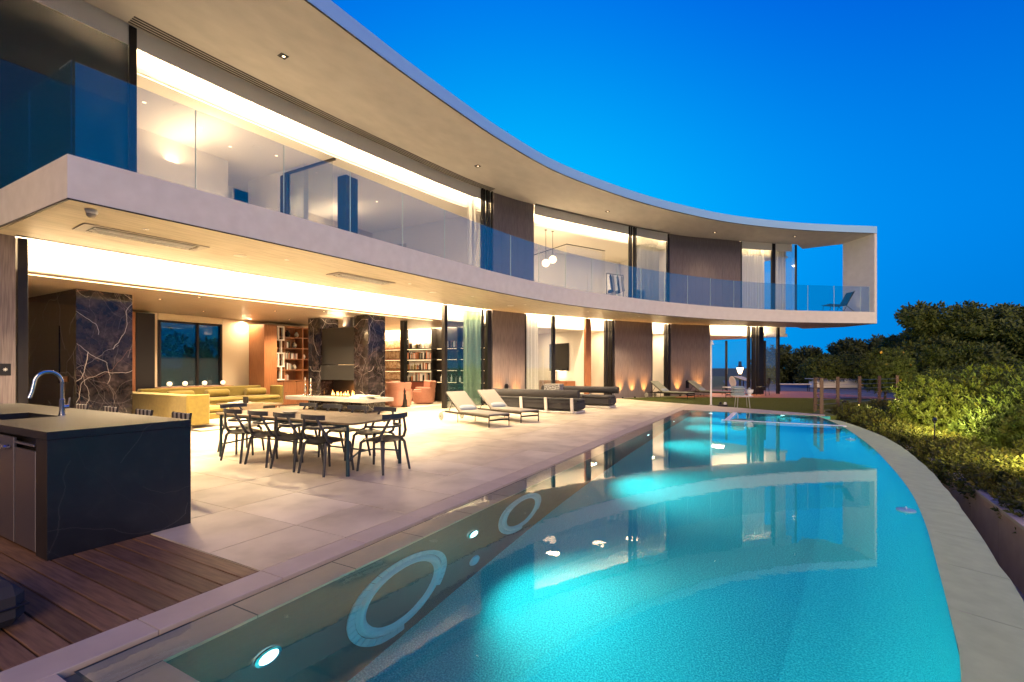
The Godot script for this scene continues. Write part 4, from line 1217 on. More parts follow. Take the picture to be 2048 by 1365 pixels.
	for i in 7:
		var gm: Material = [M.white_paint, M.charcoal_cloth, M.grey_cloth, M.white_paint, M.charcoal_cloth, M.white_paint, M.grey_cloth][i]
		var x := -0.45 + i * 0.15
		var hgt := 0.75 + 0.12 * (i % 3)
		obj("garment", shape().tube([Vector3(x, 1.72, 0), Vector3(x, 1.62, 0), Vector3(x + 0.01, 1.7 - hgt * 0.6, 0), Vector3(x, 1.7 - hgt, 0.02)], 0.02, 0.2, 8, 0.3), gm, cl)
	for a in [[20.6, 2.2, 5.0], [23.0, 2.0, 2.5], [24.6, 1.6, 3.0], [30.0, 2.0, 5.0]]:
		var q: Vector2 = at_s(WALL, a[0]) + normal_at(WALL, a[0]) * a[1]
		area(P(q.x, q.y, 7.63), Vector2(0.6, 0.6), Vector3.DOWN, a[2], WARM, house)
	curtain(off(sub(WALL, 24.0, 25.2, 0.2), 0.35), 4.3, 8.2, M.curtain_sheer, "sheer curtain behind the dark framed glass next to the bathroom")
	curtain(off(sub(WALL, 28.95, 30.0, 0.2), 0.3), 4.3, 8.2, M.curtain_sheer, "sheer white curtain at the glass past the wide upper timber panel")
	curtain(off(sub(WALL, 30.35, 30.9, 0.2), 0.3), 4.3, 8.2, M.curtain_sheer, "sheer white curtain at the corner window above")
	# picture frame standing by the glass
	var pf := at_s(WALL, 23.95) + normal_at(WALL, 23.95) * 0.16
	var pn := thing("picture_frame", "white tilted picture frame standing behind the upper glass", "picture frame", P(pf.x, pf.y, 4.32), yaw(normal_at(WALL, 23.95).y, -normal_at(WALL, 23.95).x))
	for e in [[Vector3(0, 0.02, 0), Vector3(0.6, 0.04, 0.02)], [Vector3(0, 0.98, 0), Vector3(0.6, 0.04, 0.02)], [Vector3(-0.29, 0.5, 0), Vector3(0.04, 0.92, 0.02)], [Vector3(0.29, 0.5, 0), Vector3(0.04, 0.92, 0.02)]]:
		obj("moulding", shape().cbox(e[0], e[1], 0.004), M.white_paint, pn)
	obj("picture", shape().box(Vector3(0, 0.5, -0.005), Vector3(0.54, 0.92, 0.006)), M.grey_cloth, pn)

func _arc_profile(r: float) -> Array:
	var out := []
	for i in 13:
		var a := -PI / 2 + PI * i / 12.0
		out.append(Vector2(cos(a) * r, sin(a) * r))
	return out

func make_soffit_fittings() -> void:
	# long recessed heaters
	for a in [[4.18, 9.65, 1.8, 0.58, "long recessed heater in the soffit over the stone island"], [8.75, 9.25, 1.75, 0.5, "long recessed heater in the soffit over the dining table"]]:
		var o := thing("soffit_heater", a[4], "heater", P(a[0], a[1], 3.698), yaw(1, -0.08))
		var w: float = a[2]
		var d: float = a[3]
		obj("recess_shade", shape().box(Vector3(0, -0.004, 0), Vector3(w - 0.1, 0.004, d - 0.1)), M.black_metal, o)  # flat dark plate painted as the shade inside the heater
		for e in [[Vector3(0, -0.008, d * 0.5 - 0.03), Vector3(w, 0.016, 0.06)], [Vector3(0, -0.008, -d * 0.5 + 0.03), Vector3(w, 0.016, 0.06)], [Vector3(w * 0.5 - 0.07, -0.008, 0), Vector3(0.14, 0.016, d - 0.12)], [Vector3(-w * 0.5 + 0.07, -0.008, 0), Vector3(0.14, 0.016, d - 0.12)]]:
			obj("frame", shape().cbox(e[0], e[1], 0.003), M.brushed_steel, o)
		for z in [-0.09, 0.09]:
			obj("reflector", shape().cbox(Vector3(0, -0.012, z), Vector3(w - 0.34, 0.012, 0.1), 0.004), M.steel, o)
			obj("heating_tube", shape().tube([Vector3(-w * 0.5 + 0.2, -0.028, z), Vector3(w * 0.5 - 0.2, -0.028, z)], 0.011), M.white_paint, o)
		for i in 9:
			obj("guard_wire", shape().tube([Vector3(-w * 0.42 + i * w * 0.105, -0.042, -d * 0.36), Vector3(-w * 0.42 + i * w * 0.105, -0.042, d * 0.36)], 0.003, -1, 5), M.steel, o)
	var cm := thing("dome_camera", "small white dome camera under the balcony corner", "camera", P(3.05, 8.6, 3.70))
	obj("mount", shape().lathe([Vector2(0.0, -0.03), Vector2(0.07, -0.03), Vector2(0.075, 0.0)], Vector3.ZERO, 18), M.white_paint, cm)
	obj("dome", shape().lathe([Vector2(0.0, -0.12), Vector2(0.03, -0.113), Vector2(0.055, -0.085), Vector2(0.062, -0.03)], Vector3.ZERO, 18), M.grey_cloth, cm)
	obj("visor", shape().lathe([Vector2(0.066, -0.06), Vector2(0.08, -0.03)], Vector3.ZERO, 14, Basis(), 0.3, 2.8), M.white_paint, cm)
	var k := 0
	for a in [[5.76, 9.49, 0.12], [11.4, 9.1, 0.12], [15.2, 8.6, 0.12]]:
		var o := thing("soffit_speaker", ["round flush speaker in the soffit beside the island heater", "round flush speaker in the soffit past the table heater", "round flush speaker in the soffit above the sun loungers"][k], "speaker", P(a[0], a[1], 3.699))
		obj("grille", shape().lathe([Vector2(0.0, -0.008), Vector2(a[2] - 0.012, -0.008), Vector2(a[2] - 0.012, 0)], Vector3.ZERO, 22), M.render_white, o)
		obj("rim", shape().lathe([Vector2(a[2] - 0.012, -0.011), Vector2(a[2], -0.008), Vector2(a[2], 0)], Vector3.ZERO, 22), M.white_paint, o)
		k += 1
	for a in [[3.9, 9.0, 30.0], [6.45, 9.0, 32.0], [9.9, 8.7, 30.0], [12.6, 8.5, 26.0], [15.2, 8.0, 22.0], [18.3, 6.8, 20.0], [21.2, 5.5, 16.0]]:  # lamps added to brighten the paving below
		var o := thing("added_downlight", "tiny pinhole downlight added in the lower soffit to light the terrace", "downlight", P(a[0], a[1], 3.699), 0.0, "pinhole downlights added to light the terrace")
		obj("trim", shape().lathe([Vector2(0.018, -0.012), Vector2(0.04, -0.010), Vector2(0.05, 0)], Vector3.ZERO, 16), M.white_paint, o)
		obj("lens", shape().lathe([Vector2(0.0, -0.006), Vector2(0.018, -0.006)], Vector3.ZERO, 12), M.bulb, o)
		spot(P(a[0], a[1], 3.67), Vector3.DOWN, 61.0, a[2], WARM, 0.1, o, 0.5)
	k = 0
	for a in [[6.77, 9.58], [13.7, 9.04], [20.47, 6.7], [26.3, 3.0], [29.16, -0.55]]:
		var o := thing("square_downlight", ["square downlight in the roof soffit over the table", "square downlight in the roof soffit before the first upper panel", "square downlight in the roof soffit outside the bathroom", "square downlight in the roof soffit over the wide upper panel", "square downlight in the roof soffit by the balcony end"][k], "downlight", P(a[0], a[1], 8.308), yaw(1, -0.1))
		for e in [[Vector3(0, -0.005, 0.075), Vector3(0.17, 0.01, 0.02)], [Vector3(0, -0.005, -0.075), Vector3(0.17, 0.01, 0.02)], [Vector3(0.075, -0.005, 0), Vector3(0.02, 0.01, 0.13)], [Vector3(-0.075, -0.005, 0), Vector3(0.02, 0.01, 0.13)]]:
			obj("trim", shape().box(e[0], e[1]), M.black_metal, o)
		obj("reflector", shape().box(Vector3(0, -0.002, 0), Vector3(0.13, 0.003, 0.13)), M.black_metal, o)  # dark plate stands for the shade within the fitting
		obj("lens", shape().box(Vector3(0.015, -0.005, 0), Vector3(0.05, 0.004, 0.05)), M.bulb, o)
		spot(P(a[0], a[1], 8.28), Vector3.DOWN, 48.0, [16.0, 16.0, 12.0, 5.0, 2.0][k], WARM, 0.1, o)
		k += 1
	# small uplights at the foot of the timber panels
	for a in [[16.35, "beside the green curtain"], [17.25, "beside the bedroom glass"], [22.6, ""], [23.3, ""], [24.0, ""], [25.9, ""], [26.9, ""]]:
		var p := at_s(WALL, a[0])
		var n := normal_at(WALL, a[0])
		var at := P(p.x - n.x * 0.2, p.y - n.y * 0.2, 0.0)
		var o := thing("ground_uplight", "small lit ground spotlight at the foot of a brown timber panel", "uplight", at, 0.0, "ground uplights along the timber panels")
		obj("can", shape().lathe([Vector2(0.03, 0.06), Vector2(0.045, 0.06), Vector2(0.045, 0.0)], Vector3.ZERO, 14), M.black_metal, o)
		obj("lens", shape().lathe([Vector2(0.03, 0.05), Vector2(0.0, 0.052)], Vector3.ZERO, 12), M.bulb, o)
		spot(at + Vector3(0, 0.08, 0), Vector3(n.x * 0.18, 1.0, -n.y * 0.18), 30.0, 7.0, Color(1.0, 0.68, 0.34), 0.03, o)
	# wall vents low on panels
	k = 0
	for a in [[16.75, 0.55], [26.4, 0.55]]:
		var p := at_s(WALL, a[0])
		var n := normal_at(WALL, a[0])
		var o := thing("wall_lantern", ["dark arched step light on the timber panel by the sofas", "dark arched step light on the timber panel by the far loungers"][k], "wall light", P(p.x, p.y, a[1]), yaw(n.y, -n.x))
		obj("plate", shape().cbox(Vector3(0, 0, 0.015), Vector3(0.2, 0.32, 0.03), 0.01), M.black_metal, o)
		obj("hood", shape().lathe([Vector2(0.1, 0.0), Vector2(0.1, 0.03), Vector2(0.0, 0.03)], Vector3(0, 0.16, 0.0), 16, Basis(Vector3.RIGHT, PI / 2)), M.black_metal, o)
		k += 1

# ---------- the outdoor kitchen ----------
func make_island() -> void:
	var o := thing("kitchen_island", "long dark stone outdoor kitchen island with sink on the deck", "kitchen island", P(1.94, 6.95, 0))
	var b := o.position
	var top := 0.966
	# worktop built round the sink cut-out (s 1.56..1.98, t 6.2..7.0)
	for a in [[1.44, 2.45, 4.81, 6.3], [1.44, 2.45, 7.1, 9.1], [1.44, 1.58, 6.3, 7.1], [1.98, 2.45, 6.3, 7.1]]:
		obj("worktop", shape().box(P((a[0] + a[1]) * 0.5, (a[2] + a[3]) * 0.5, top - 0.03) - b, Vector3(a[1] - a[0], 0.06, a[3] - a[2])), M.island_stone, o)
	obj("end_panel", shape().cbox(P(1.945, 4.92, 0.451) - b, Vector3(1.008, 0.906, 0.218), 0.002), M.island_stone, o)
	obj("end_panel", shape().cbox(P(1.945, 8.99, 0.451) - b, Vector3(1.008, 0.906, 0.218), 0.002), M.island_stone, o)
	obj("carcass", shape().box(P(1.96, 6.95, 0.5) - b, Vector3(0.9, 0.8, 3.82)), M.bronze_frame, o)
	obj("back_panel", shape().box(P(2.43, 6.95, 0.451) - b, Vector3(0.03, 0.9, 3.84)), M.island_stone, o)
	# sink bowl
	var sk := obj("sink", shape().box(P(1.78, 6.7, 0.74) - b, Vector3(0.4, 0.01, 0.8)), M.brushed_steel, o)
	for e in [[P(1.578, 6.7, 0.82), Vector3(0.012, 0.17, 0.8)], [P(1.982, 6.7, 0.82), Vector3(0.012, 0.17, 0.8)], [P(1.78, 6.298, 0.82), Vector3(0.4, 0.17, 0.012)], [P(1.78, 7.102, 0.82), Vector3(0.4, 0.17, 0.012)]]:
		obj("sink_side", shape().box(e[0] - b, e[1]), M.brushed_steel, sk)
	# fronts facing the deck
	var bin_ := obj("bin_front", shape().cbox(P(1.452, 5.26, 0.41) - b, Vector3(0.02, 0.78, 0.43), 0.003), M.brushed_steel, o)
	obj("pull_edge", shape().cbox(P(1.449, 5.26, 0.845) - b, Vector3(0.03, 0.018, 0.43), 0.003), M.steel, bin_)
	for k in 6:
		var t := 5.76 + k * 0.56
		if k < 5:
			var d := obj("cupboard_front", shape().cbox(P(1.452, t + 0.01, 0.45) - b, Vector3(0.02, 0.86, 0.54), 0.003), M.brushed_steel, o)
			obj("handle", shape().cbox(P(1.415, t - 0.02, 0.8) - b, Vector3(0.05, 0.035, 0.42), 0.012), M.chrome, d)
	# tap
	var f := thing("tap", "brushed gooseneck tap curving over the island sink", "tap", P(2.02, 6.36, top))
	var pts := [Vector3(0, 0.05, 0)]
	pts.append(Vector3(0, 0.30, 0))
	for i in 13:
		var a := PI * i / 12.0
		pts.append(Vector3(-0.105 + 0.105 * cos(a), 0.33 + 0.115 * sin(a), 0.0))
	pts.append(Vector3(-0.225, 0.25, 0))
	pts.append(Vector3(-0.245, 0.19, 0))
	obj("spout", shape().tube(pts, 0.0155, -1, 14), M.chrome, f)
	obj("body", shape().lathe([Vector2(0.0, 0.17), Vector2(0.021, 0.17), Vector2(0.024, 0.165), Vector2(0.024, 0.01), Vector2(0.032, 0.008), Vector2(0.032, 0.0)], Vector3.ZERO, 18), M.chrome, f)
	obj("valve", shape().tube([Vector3(0.0, 0.09, 0.0), Vector3(0.05, 0.09, 0.02)], 0.02, -1, 14), M.chrome, f)
	obj("lever", shape().tube([Vector3(0.045, 0.1, 0.018), Vector3(0.05, 0.18, 0.03)], 0.007, 0.008, 8), M.chrome, f)
	f.rotation.y = 0.0
	# stools behind the island
	var first: Node3D = null
	var spots := [6.12, 7.0, 7.9, 8.8]
	var names := ["bar stool with woven leather back, closest to the island end facing the pool", "second woven bar stool from the pool end of the island", "third woven bar stool from the pool end of the island", "woven bar stool at the house end of the island"]
	for i in 4:
		if first == null:
			first = thing("bar_stool", names[0], "bar stool", P(2.78, spots[0], 0), 0.0, "woven bar stools along the island")
			for sx in [-1, 1]:
				for sz in [-1, 1]:
					obj("leg", shape().tube([Vector3(sx * 0.17, 0.64, sz * 0.17), Vector3(sx * 0.2, 0, sz * 0.2)], 0.013), M.black_metal, first)
			obj("seat", shape().cbox(Vector3(0, 0.655, 0), Vector3(0.4, 0.03, 0.4), 0.01), M.cabinet_wood, first)
			obj("foot_rail", shape().tube([Vector3(-0.19, 0.22, 0.19), Vector3(-0.19, 0.22, -0.19)], 0.01), M.black_metal, first)
			for sz in [-1, 1]:
				obj("back_post", shape().tube([Vector3(0.19, 0.64, sz * 0.19), Vector3(0.24, 0.93, sz * 0.19)], 0.013), M.black_metal, first)
			var br := obj("back_rail", shape().tube([Vector3(0.235, 0.90, -0.19), Vector3(0.235, 0.90, 0.19)], 0.011), M.steel, first)
			for j in 8:
				obj("strap", shape().cbox(Vector3(0.228, 0.84, -0.165 + j * 0.047), Vector3(0.035, 0.17, 0.034), 0.006), M.charcoal_cloth if j % 2 == 0 else M.grey_cloth, br)
		else:
			copy_of(first, "bar_stool", P(2.78, spots[i], 0), 0.0, names[i])
	# dark outdoor cushion and a folded parasol on the deck
	var c := thing("floor_cushion", "low charcoal outdoor cushion lying on the timber deck", "cushion", P(0.55, 4.05, 0))
	obj("pad", shape().cbox(Vector3(0, 0.13, 0), Vector3(0.95, 0.22, 0.72), 0.05), M.charcoal_cloth, c)
	obj("piping", shape().cbox(Vector3(0, 0.13, 0), Vector3(0.965, 0.012, 0.735), 0.004), M.black_metal, c)
	var pr := thing("parasol", "folded black parasol standing on the deck beside the island", "parasol", P(0.42, 5.9, 0))
	obj("pole", shape().tube([Vector3(0, 0.05, 0), Vector3(0, 3.5, 0)], 0.025), M.black_metal, pr)
	obj("foot", shape().cbox(Vector3(0, 0.04, 0), Vector3(0.5, 0.08, 0.5), 0.01), M.black_metal, pr)
	var canopy := shape()
	var prof := [[0.28, 2.40], [0.26, 2.5], [0.21, 2.9], [0.13, 3.3], [0.03, 3.6]]
	for j in prof.size() - 1:
		for k in 24:
			var q: Array = []
			for e in [[j, k], [j, k + 1], [j + 1, k + 1], [j + 1, k]]:
				var a: float = TAU * (e[1] % 24) / 24.0
				var r: float = prof[e[0]][0] * (1.0 + 0.22 * sin((e[1] % 24) * PI * 0.5))
				q.append(Vector3(cos(a) * r, prof[e[0]][1] + (0.03 * sin((e[1] % 24) * 1.7) if e[0] == 0 else 0.0), sin(a) * r))
			canopy.quad_to(q[0], q[1], q[2], q[3], Vector3(q[0].x + q[1].x, 0.1, q[0].z + q[1].z))
	obj("canopy", canopy, M.charcoal_cloth, pr)
	var sw := thing("wall_switch", "small black control panel on the timber wall by the open doors", "switch", P(2.9, at_s(WALL, 2.9).y, 1.42))
	obj("plate", shape().cbox(Vector3(0, 0, 0.008), Vector3(0.14, 0.2, 0.016), 0.004), M.black_metal, sw)
	for i in 4:
		obj("symbol", shape().box(Vector3(0, 0.0, 0.018), Vector3(0.06, 0.006, 0.002), Basis(Vector3.BACK, PI * i / 4.0)), M.white_paint, sw)

# ---------- dining ----------
func make_chair(at: Vector3, turn: float, label: String) -> Node3D:
	# faces local +x
	var o := thing("dining_chair", label, "chair", at, turn, "dark chairs round the long dining table")
	var m: Material = M.chair_paint
	# dished seat
	var seat := shape()
	var nx := 8
	var nz := 8
	for face in [1.0, -1.0]:
		for i in nx:
			for k in nz:
				var q: Array = []
				for e in [[i, k], [i + 1, k], [i + 1, k + 1], [i, k + 1]]:
					var u: float = e[0] / float(nx) * 2.0 - 1.0
					var v: float = e[1] / float(nz) * 2.0 - 1.0
					var x := u * sqrt(1.0 - 0.28 * v * v) * 0.235
					var z := v * sqrt(1.0 - 0.22 * u * u) * 0.25
					var dish := -0.014 * (1.0 - v * v) * (1.0 - 0.4 * u) if face > 0 else -0.028
					q.append(Vector3(x, 0.452 + dish + 0.012 * v * v, z))
				seat.quad_to(q[0], q[1], q[2], q[3], Vector3.UP * face)
	obj("seat", seat, m, o)
	for sz in [-1.0, 1.0]:
		obj("leg", shape().tube([Vector3(0.17, 0.435, sz * 0.18), Vector3(0.21, 0.40, sz * 0.215), Vector3(0.25, 0.0, sz * 0.245)], 0.026, 0.016), m, o)
		obj("leg", shape().tube([Vector3(-0.17, 0.435, sz * 0.18), Vector3(-0.20, 0.40, sz * 0.215), Vector3(-0.265, 0.0, sz * 0.255)], 0.026, 0.016), m, o)
		obj("upright", shape().tube([Vector3(-0.10, 0.435, sz * 0.22), Vector3(-0.17, 0.47, sz * 0.235), Vector3(-0.215, 0.56, sz * 0.225), Vector3(-0.25, 0.68, sz * 0.165), Vector3(-0.275, 0.78, sz * 0.12)], 0.023, 0.017), m, o)
	var rail := []
	var arm := []
	for i in 11:
		var v := i / 5.0 - 1.0
		rail.append(Vector3(-0.285 + 0.055 * v * v, 0.782, v * 0.235))
		arm.append(Vector3(-0.245 + 0.30 * v * v * absf(v), 0.635, v * 0.262))
	obj("top_rail", shape().sweep(rail, 0.022, 0.065), m, o)
	obj("arm_rail", shape().sweep(arm, 0.036, 0.028), m, o)
	return o

func make_dining() -> void:
	var c := Vector2(5.03, 6.53)
	var t := thing("dining_table", "long timber dining table with dark blue metal legs on the terrace", "dining table", P(c.x, c.y, 0))
	var half := Vector2(0.56, 1.60)
	for i in 4:
		var z0 := -half.y + i * half.y * 0.5
		var poly := PackedVector2Array()
		var r := 0.12
		# rounded corners on the two end planks
		var x := half.x
		var a := z0 + 0.003
		var b := z0 + half.y * 0.5 - 0.003
		if i == 0:
			for k in 6:
				var an := -PI / 2 - PI / 2 * (5 - k) / 5.0
				poly.append(Vector2(-x + r + cos(an) * r, a + r + sin(an) * r))
			for k in 6:
				var an := -PI / 2 + PI / 2 * k / 5.0
				poly.append(Vector2(x - r + cos(an) * r, a + r + sin(an) * r))
			poly.append(Vector2(x, b)); poly.append(Vector2(-x, b))
		elif i == 3:
			poly.append(Vector2(-x, a)); poly.append(Vector2(x, a))
			for k in 6:
				var an := PI / 2 * k / 5.0
				poly.append(Vector2(x - r + cos(an) * r, b - r + sin(an) * r))
			for k in 6:
				var an := PI / 2 + PI / 2 * k / 5.0
				poly.append(Vector2(-x + r + cos(an) * r, b - r + sin(an) * r))
		else:
			poly.append_array(PackedVector2Array([Vector2(-x, a), Vector2(x, a), Vector2(x, b), Vector2(-x, b)]))
		obj("tabletop_panel", shape().prism(poly, 0.69, 0.715), M.table_wood, t)
	for sx in [-1.0, 1.0]:
		for sz in [-1.0, 1.0]:
			obj("leg", shape().tube([Vector3(sx * 0.5, 0.69, sz * 1.47), Vector3(sx * 0.5, 0.0, sz * 1.47)], 0.019, 0.026, 10), M.table_metal, t)
		obj("apron", shape().cbox(Vector3(sx * 0.48, 0.67, 0), Vector3(0.03, 0.035, 2.9), 0.004), M.table_metal, t)
		obj("cross_bar", shape().tube([Vector3(-0.5, 0.2, sx * 1.47), Vector3(-0.15, 0.26, sx * 1.3), Vector3(0.15, 0.26, sx * 1.3), Vector3(0.5, 0.2, sx * 1.47)], 0.013), M.table_metal, t)
	obj("stretcher", shape().tube([Vector3(0, 0.26, -1.3), Vector3(0, 0.26, 1.3)], 0.013), M.table_metal, t)
	var n := 0
	var ordinal := ["first", "second", "third", "fourth"]
	for tt in [5.55, 6.16, 6.77, 7.40]:
		make_chair(P(4.6, tt, 0), 0.0, "dark dining chair on the island side of the table, %s from the pool" % ordinal[n])
		n += 1
	n = 0
	for tt in [5.55, 6.16, 6.77, 7.40]:
		make_chair(P(5.52, tt + 0.03, 0), PI, "dark dining chair on the fireplace side of the table, %s from the pool" % ordinal[n])
		n += 1
	make_chair(P(5.06, 4.94, 0), yaw(0.03, 1), "dark dining chair at the pool end of the table")
	make_chair(P(5.0, 8.2, 0), yaw(0.0, -1), "dark dining chair at the house end of the table")

# ---------- terrace furniture ----------
func make_lounger(at: Vector3, turn: float, label: String, cushion: Material) -> Node3D:
	# foot at the origin, head towards local +x
	var o := thing("sun_lounger", label, "sun lounger", at, turn, "sun loungers")
	for sz in [-1.0, 1.0]:
		obj("side_rail", shape().cbox(Vector3(1.02, 0.255, sz * 0.31), Vector3(2.0, 0.055, 0.03), 0.006), M.bronze_frame, o)
		obj("leg", shape().tube([Vector3(0.03, 0.30, sz * 0.31), Vector3(0.03, 0, sz * 0.31)], 0.014), M.black_metal, o)
		obj("rear_leg", shape().tube([Vector3(1.45, 0.25, sz * 0.28), Vector3(1.45, 0, sz * 0.28)], 0.010), M.black_metal, o)
		var wh := obj("wheel", shape().lathe([Vector2(0.0, -0.018), Vector2(0.10, -0.018), Vector2(0.115, 0.0), Vector2(0.10, 0.018), Vector2(0.0, 0.018)], Vector3(2.2, 0.116, sz * 0.34), 22, Basis(Vector3.RIGHT, PI / 2)), M.grey_cloth, o)
		obj("axle", shape().tube([Vector3(2.2, 0.116, sz * 0.32), Vector3(2.2, 0.116, sz * 0.37)], 0.018), M.black_metal, wh)
		obj("wheel_bracket", shape().tube([Vector3(2.0, 0.255, sz * 0.31), Vector3(2.2, 0.23, sz * 0.31), Vector3(2.2, 0.116, sz * 0.31)], 0.012), M.black_metal, o)
		obj("back_strut", shape().tube([Vector3(1.75, 0.52, sz * 0.26), Vector3(1.92, 0.27, sz * 0.26)], 0.010), M.black_metal, o)
	obj("foot_bar", shape().cbox(Vector3(0.03, 0.17, 0), Vector3(0.02, 0.04, 0.62), 0.004), M.black_metal, o)
	obj("foot_rail", shape().tube([Vector3(0.02, 0.285, -0.32), Vector3(0.02, 0.285, 0.32)], 0.013), M.black_metal, o)
	obj("sling", shape().cbox(Vector3(0.68, 0.30, 0), Vector3(1.34, 0.045, 0.62), 0.018), cushion, o)
	var back := Basis(Vector3.BACK, deg_to_rad(36.0))
	obj("backrest", shape().cbox(Vector3(1.34, 0.30, 0) + back * Vector3(0.40, 0.012, 0), Vector3(0.84, 0.045, 0.62), 0.018, back), cushion, o)
	obj("back_frame", shape().cbox(Vector3(1.34, 0.30, 0) + back * Vector3(0.40, -0.018, 0), Vector3(0.84, 0.02, 0.64), 0.006, back), M.bronze_frame, o)
	var pil := shape()
	var pts := []
	for i in 9:
		pts.append(Vector3(0, 0, -0.25 + i * 0.0625))
	for i in 8:
		for k in 12:
			var q: Array = []
			var nn := []
			for e in [[i, k], [i, k + 1], [i + 1, k + 1], [i + 1, k]]:
				var z: float = -0.25 + e[0] * 0.0625
				var fat: float = sqrt(maxf(0.05, 1.0 - pow(absf(z) / 0.262, 4.0)))
				var a: float = TAU * (e[1] % 12) / 12.0
				q.append(Vector3(1.40, 0.375, 0) + back * Vector3(cos(a) * 0.11 * fat, sin(a) * 0.055 * fat, 0) + Vector3(0, 0, z))
				nn.append((back * Vector3(cos(a) * 0.5, sin(a), 0)).normalized())
			pil.quad_n(q[0], q[1], q[2], q[3], nn[0], nn[1], nn[2], nn[3])
	for e in [-1.0, 1.0]:
		var rim := []
		for k in 12:
			var a := TAU * k / 12.0
			var fat := sqrt(maxf(0.05, 1.0 - pow(0.25 / 0.262, 4.0)))
			rim.append(Vector3(1.40, 0.375, 0) + back * Vector3(cos(a) * 0.11 * fat, sin(a) * 0.055 * fat, 0) + Vector3(0, 0, e * 0.25))
		for k in range(1, 11):
			pil.tri_n(rim[0], rim[k], rim[k + 1], Vector3(0, 0, e), Vector3(0, 0, e), Vector3(0, 0, e))
	obj("pillow", pil, M.pillow_blue, o)
	return o

func outdoor_sofa(at: Vector3, turn: float, label: String) -> void:
	# 3 m long along local z, back at local -x
	var o := thing("outdoor_sofa", label, "sofa", at, turn, "low charcoal sofas by the timber panel")
	var L := 3.0
	obj("base", shape().cbox(Vector3(0.06, 0.24, 0), Vector3(0.80, 0.30, L), 0.07), M.charcoal_cloth, o)
	for i in 3:
		obj("seat_cushion", shape().cbox(Vector3(0.12, 0.40, -1.0 + i * 1.0), Vector3(0.72, 0.10, 0.985), 0.04), M.charcoal_cloth, o)
	var bolster := []
	for i in 15:
		bolster.append(Vector3(-0.36, 0.62, -L * 0.52 + i * L * 1.04 / 14.0))
	var sh := shape()
	sh.tube(bolster, 0.125, -1, 18)
	obj("bolster", sh, M.charcoal_cloth, o)
	for z in [-1.35, -0.45, 0.45, 1.35]:
		obj("leg", shape().cbox(Vector3(-0.40, 0.26, z), Vector3(0.035, 0.48, 0.10), 0.008, Basis(Vector3.BACK, 0.12)), M.frame_white, o)
	for x in [-0.34, 0.42]:
		obj("floor_rail", shape().tube([Vector3(x, 0.035, -L * 0.49), Vector3(x, 0.035, L * 0.49)], 0.028), M.frame_white, o)
	for z in [-1.45, 1.45]:
		obj("floor_rail", shape().tube([Vector3(-0.36, 0.035, z), Vector3(0.44, 0.035, z)], 0.028), M.frame_white, o)

func make_terrace_furniture() -> void:
	var dir := yaw(0.36, 0.93)
	make_lounger(P(10.16, 6.05, 0), dir, "sun lounger with tilted back next to the dining table side", M.sling)
	make_lounger(P(11.4, 5.84, 0), dir, "sun lounger with tilted back next to the charcoal sofas", M.sling)
	make_lounger(P(23.35, 3.65, 0), dir, "sage sun lounger on the lawn in front of the niche doorway", M.sage_cloth)
	make_lounger(P(25.05, 2.2, 0), dir, "sage sun lounger on the lawn beside the outdoor shower", M.sage_cloth)
	outdoor_sofa(P(14.45, 7.1, 0), 0.0, "charcoal sofa turned to the loungers with white legs on its back")
	outdoor_sofa(P(17.1, 6.85, 0), PI, "charcoal sofa against the bedroom side facing the other sofa")
	var lt := thing("low_table", "low dark table between the two charcoal sofas", "table", P(15.9, 7.2, 0))
	obj("top", shape().cbox(Vector3(0, 0.36, 0), Vector3(0.7, 0.03, 1.1), 0.006), M.bronze_frame, lt)
	for sx in [-0.3, 0.3]:
		for sz in [-0.48, 0.48]:
			obj("leg", shape().tube([Vector3(sx, 0.35, sz), Vector3(sx, 0, sz)], 0.014), M.black_metal, lt)
	var bx := thing("lantern_box", "square lantern box with black and white print on the low table", "lantern", P(15.9, 7.2, 0.376))
	var bw := textured(mat("mottled_print", Color.WHITE, 0.5), ntex(90, 0.04, [grey(0.02), grey(0.05), grey(0.75), grey(0.85)], 2), Vector3(1.2, 1.2, 1.2))
	obj("body", shape().cbox(Vector3(0, 0.24, 0), Vector3(0.38, 0.46, 0.6), 0.006), bw, bx)
	obj("lid", shape().cbox(Vector3(0, 0.482, 0), Vector3(0.40, 0.02, 0.62), 0.004), M.grey_cloth, bx)

# ---------- living room ----------
func capsule(r: float, half: float) -> Array:
	var out := [Vector2(0, -half)]
	for i in 5:
		var a := -PI / 2 + PI / 2 * (i + 1) / 5.0
		out.append(Vector2(r - 0.05 + cos(a) * 0.05, -half + 0.05 + sin(a) * 0.05))
	for i in 5:
		var a := PI / 2 * i / 5.0
		out.append(Vector2(r - 0.05 + cos(a) * 0.05, half - 0.05 + sin(a) * 0.05))
	out.append(Vector2(0, half))
	return out

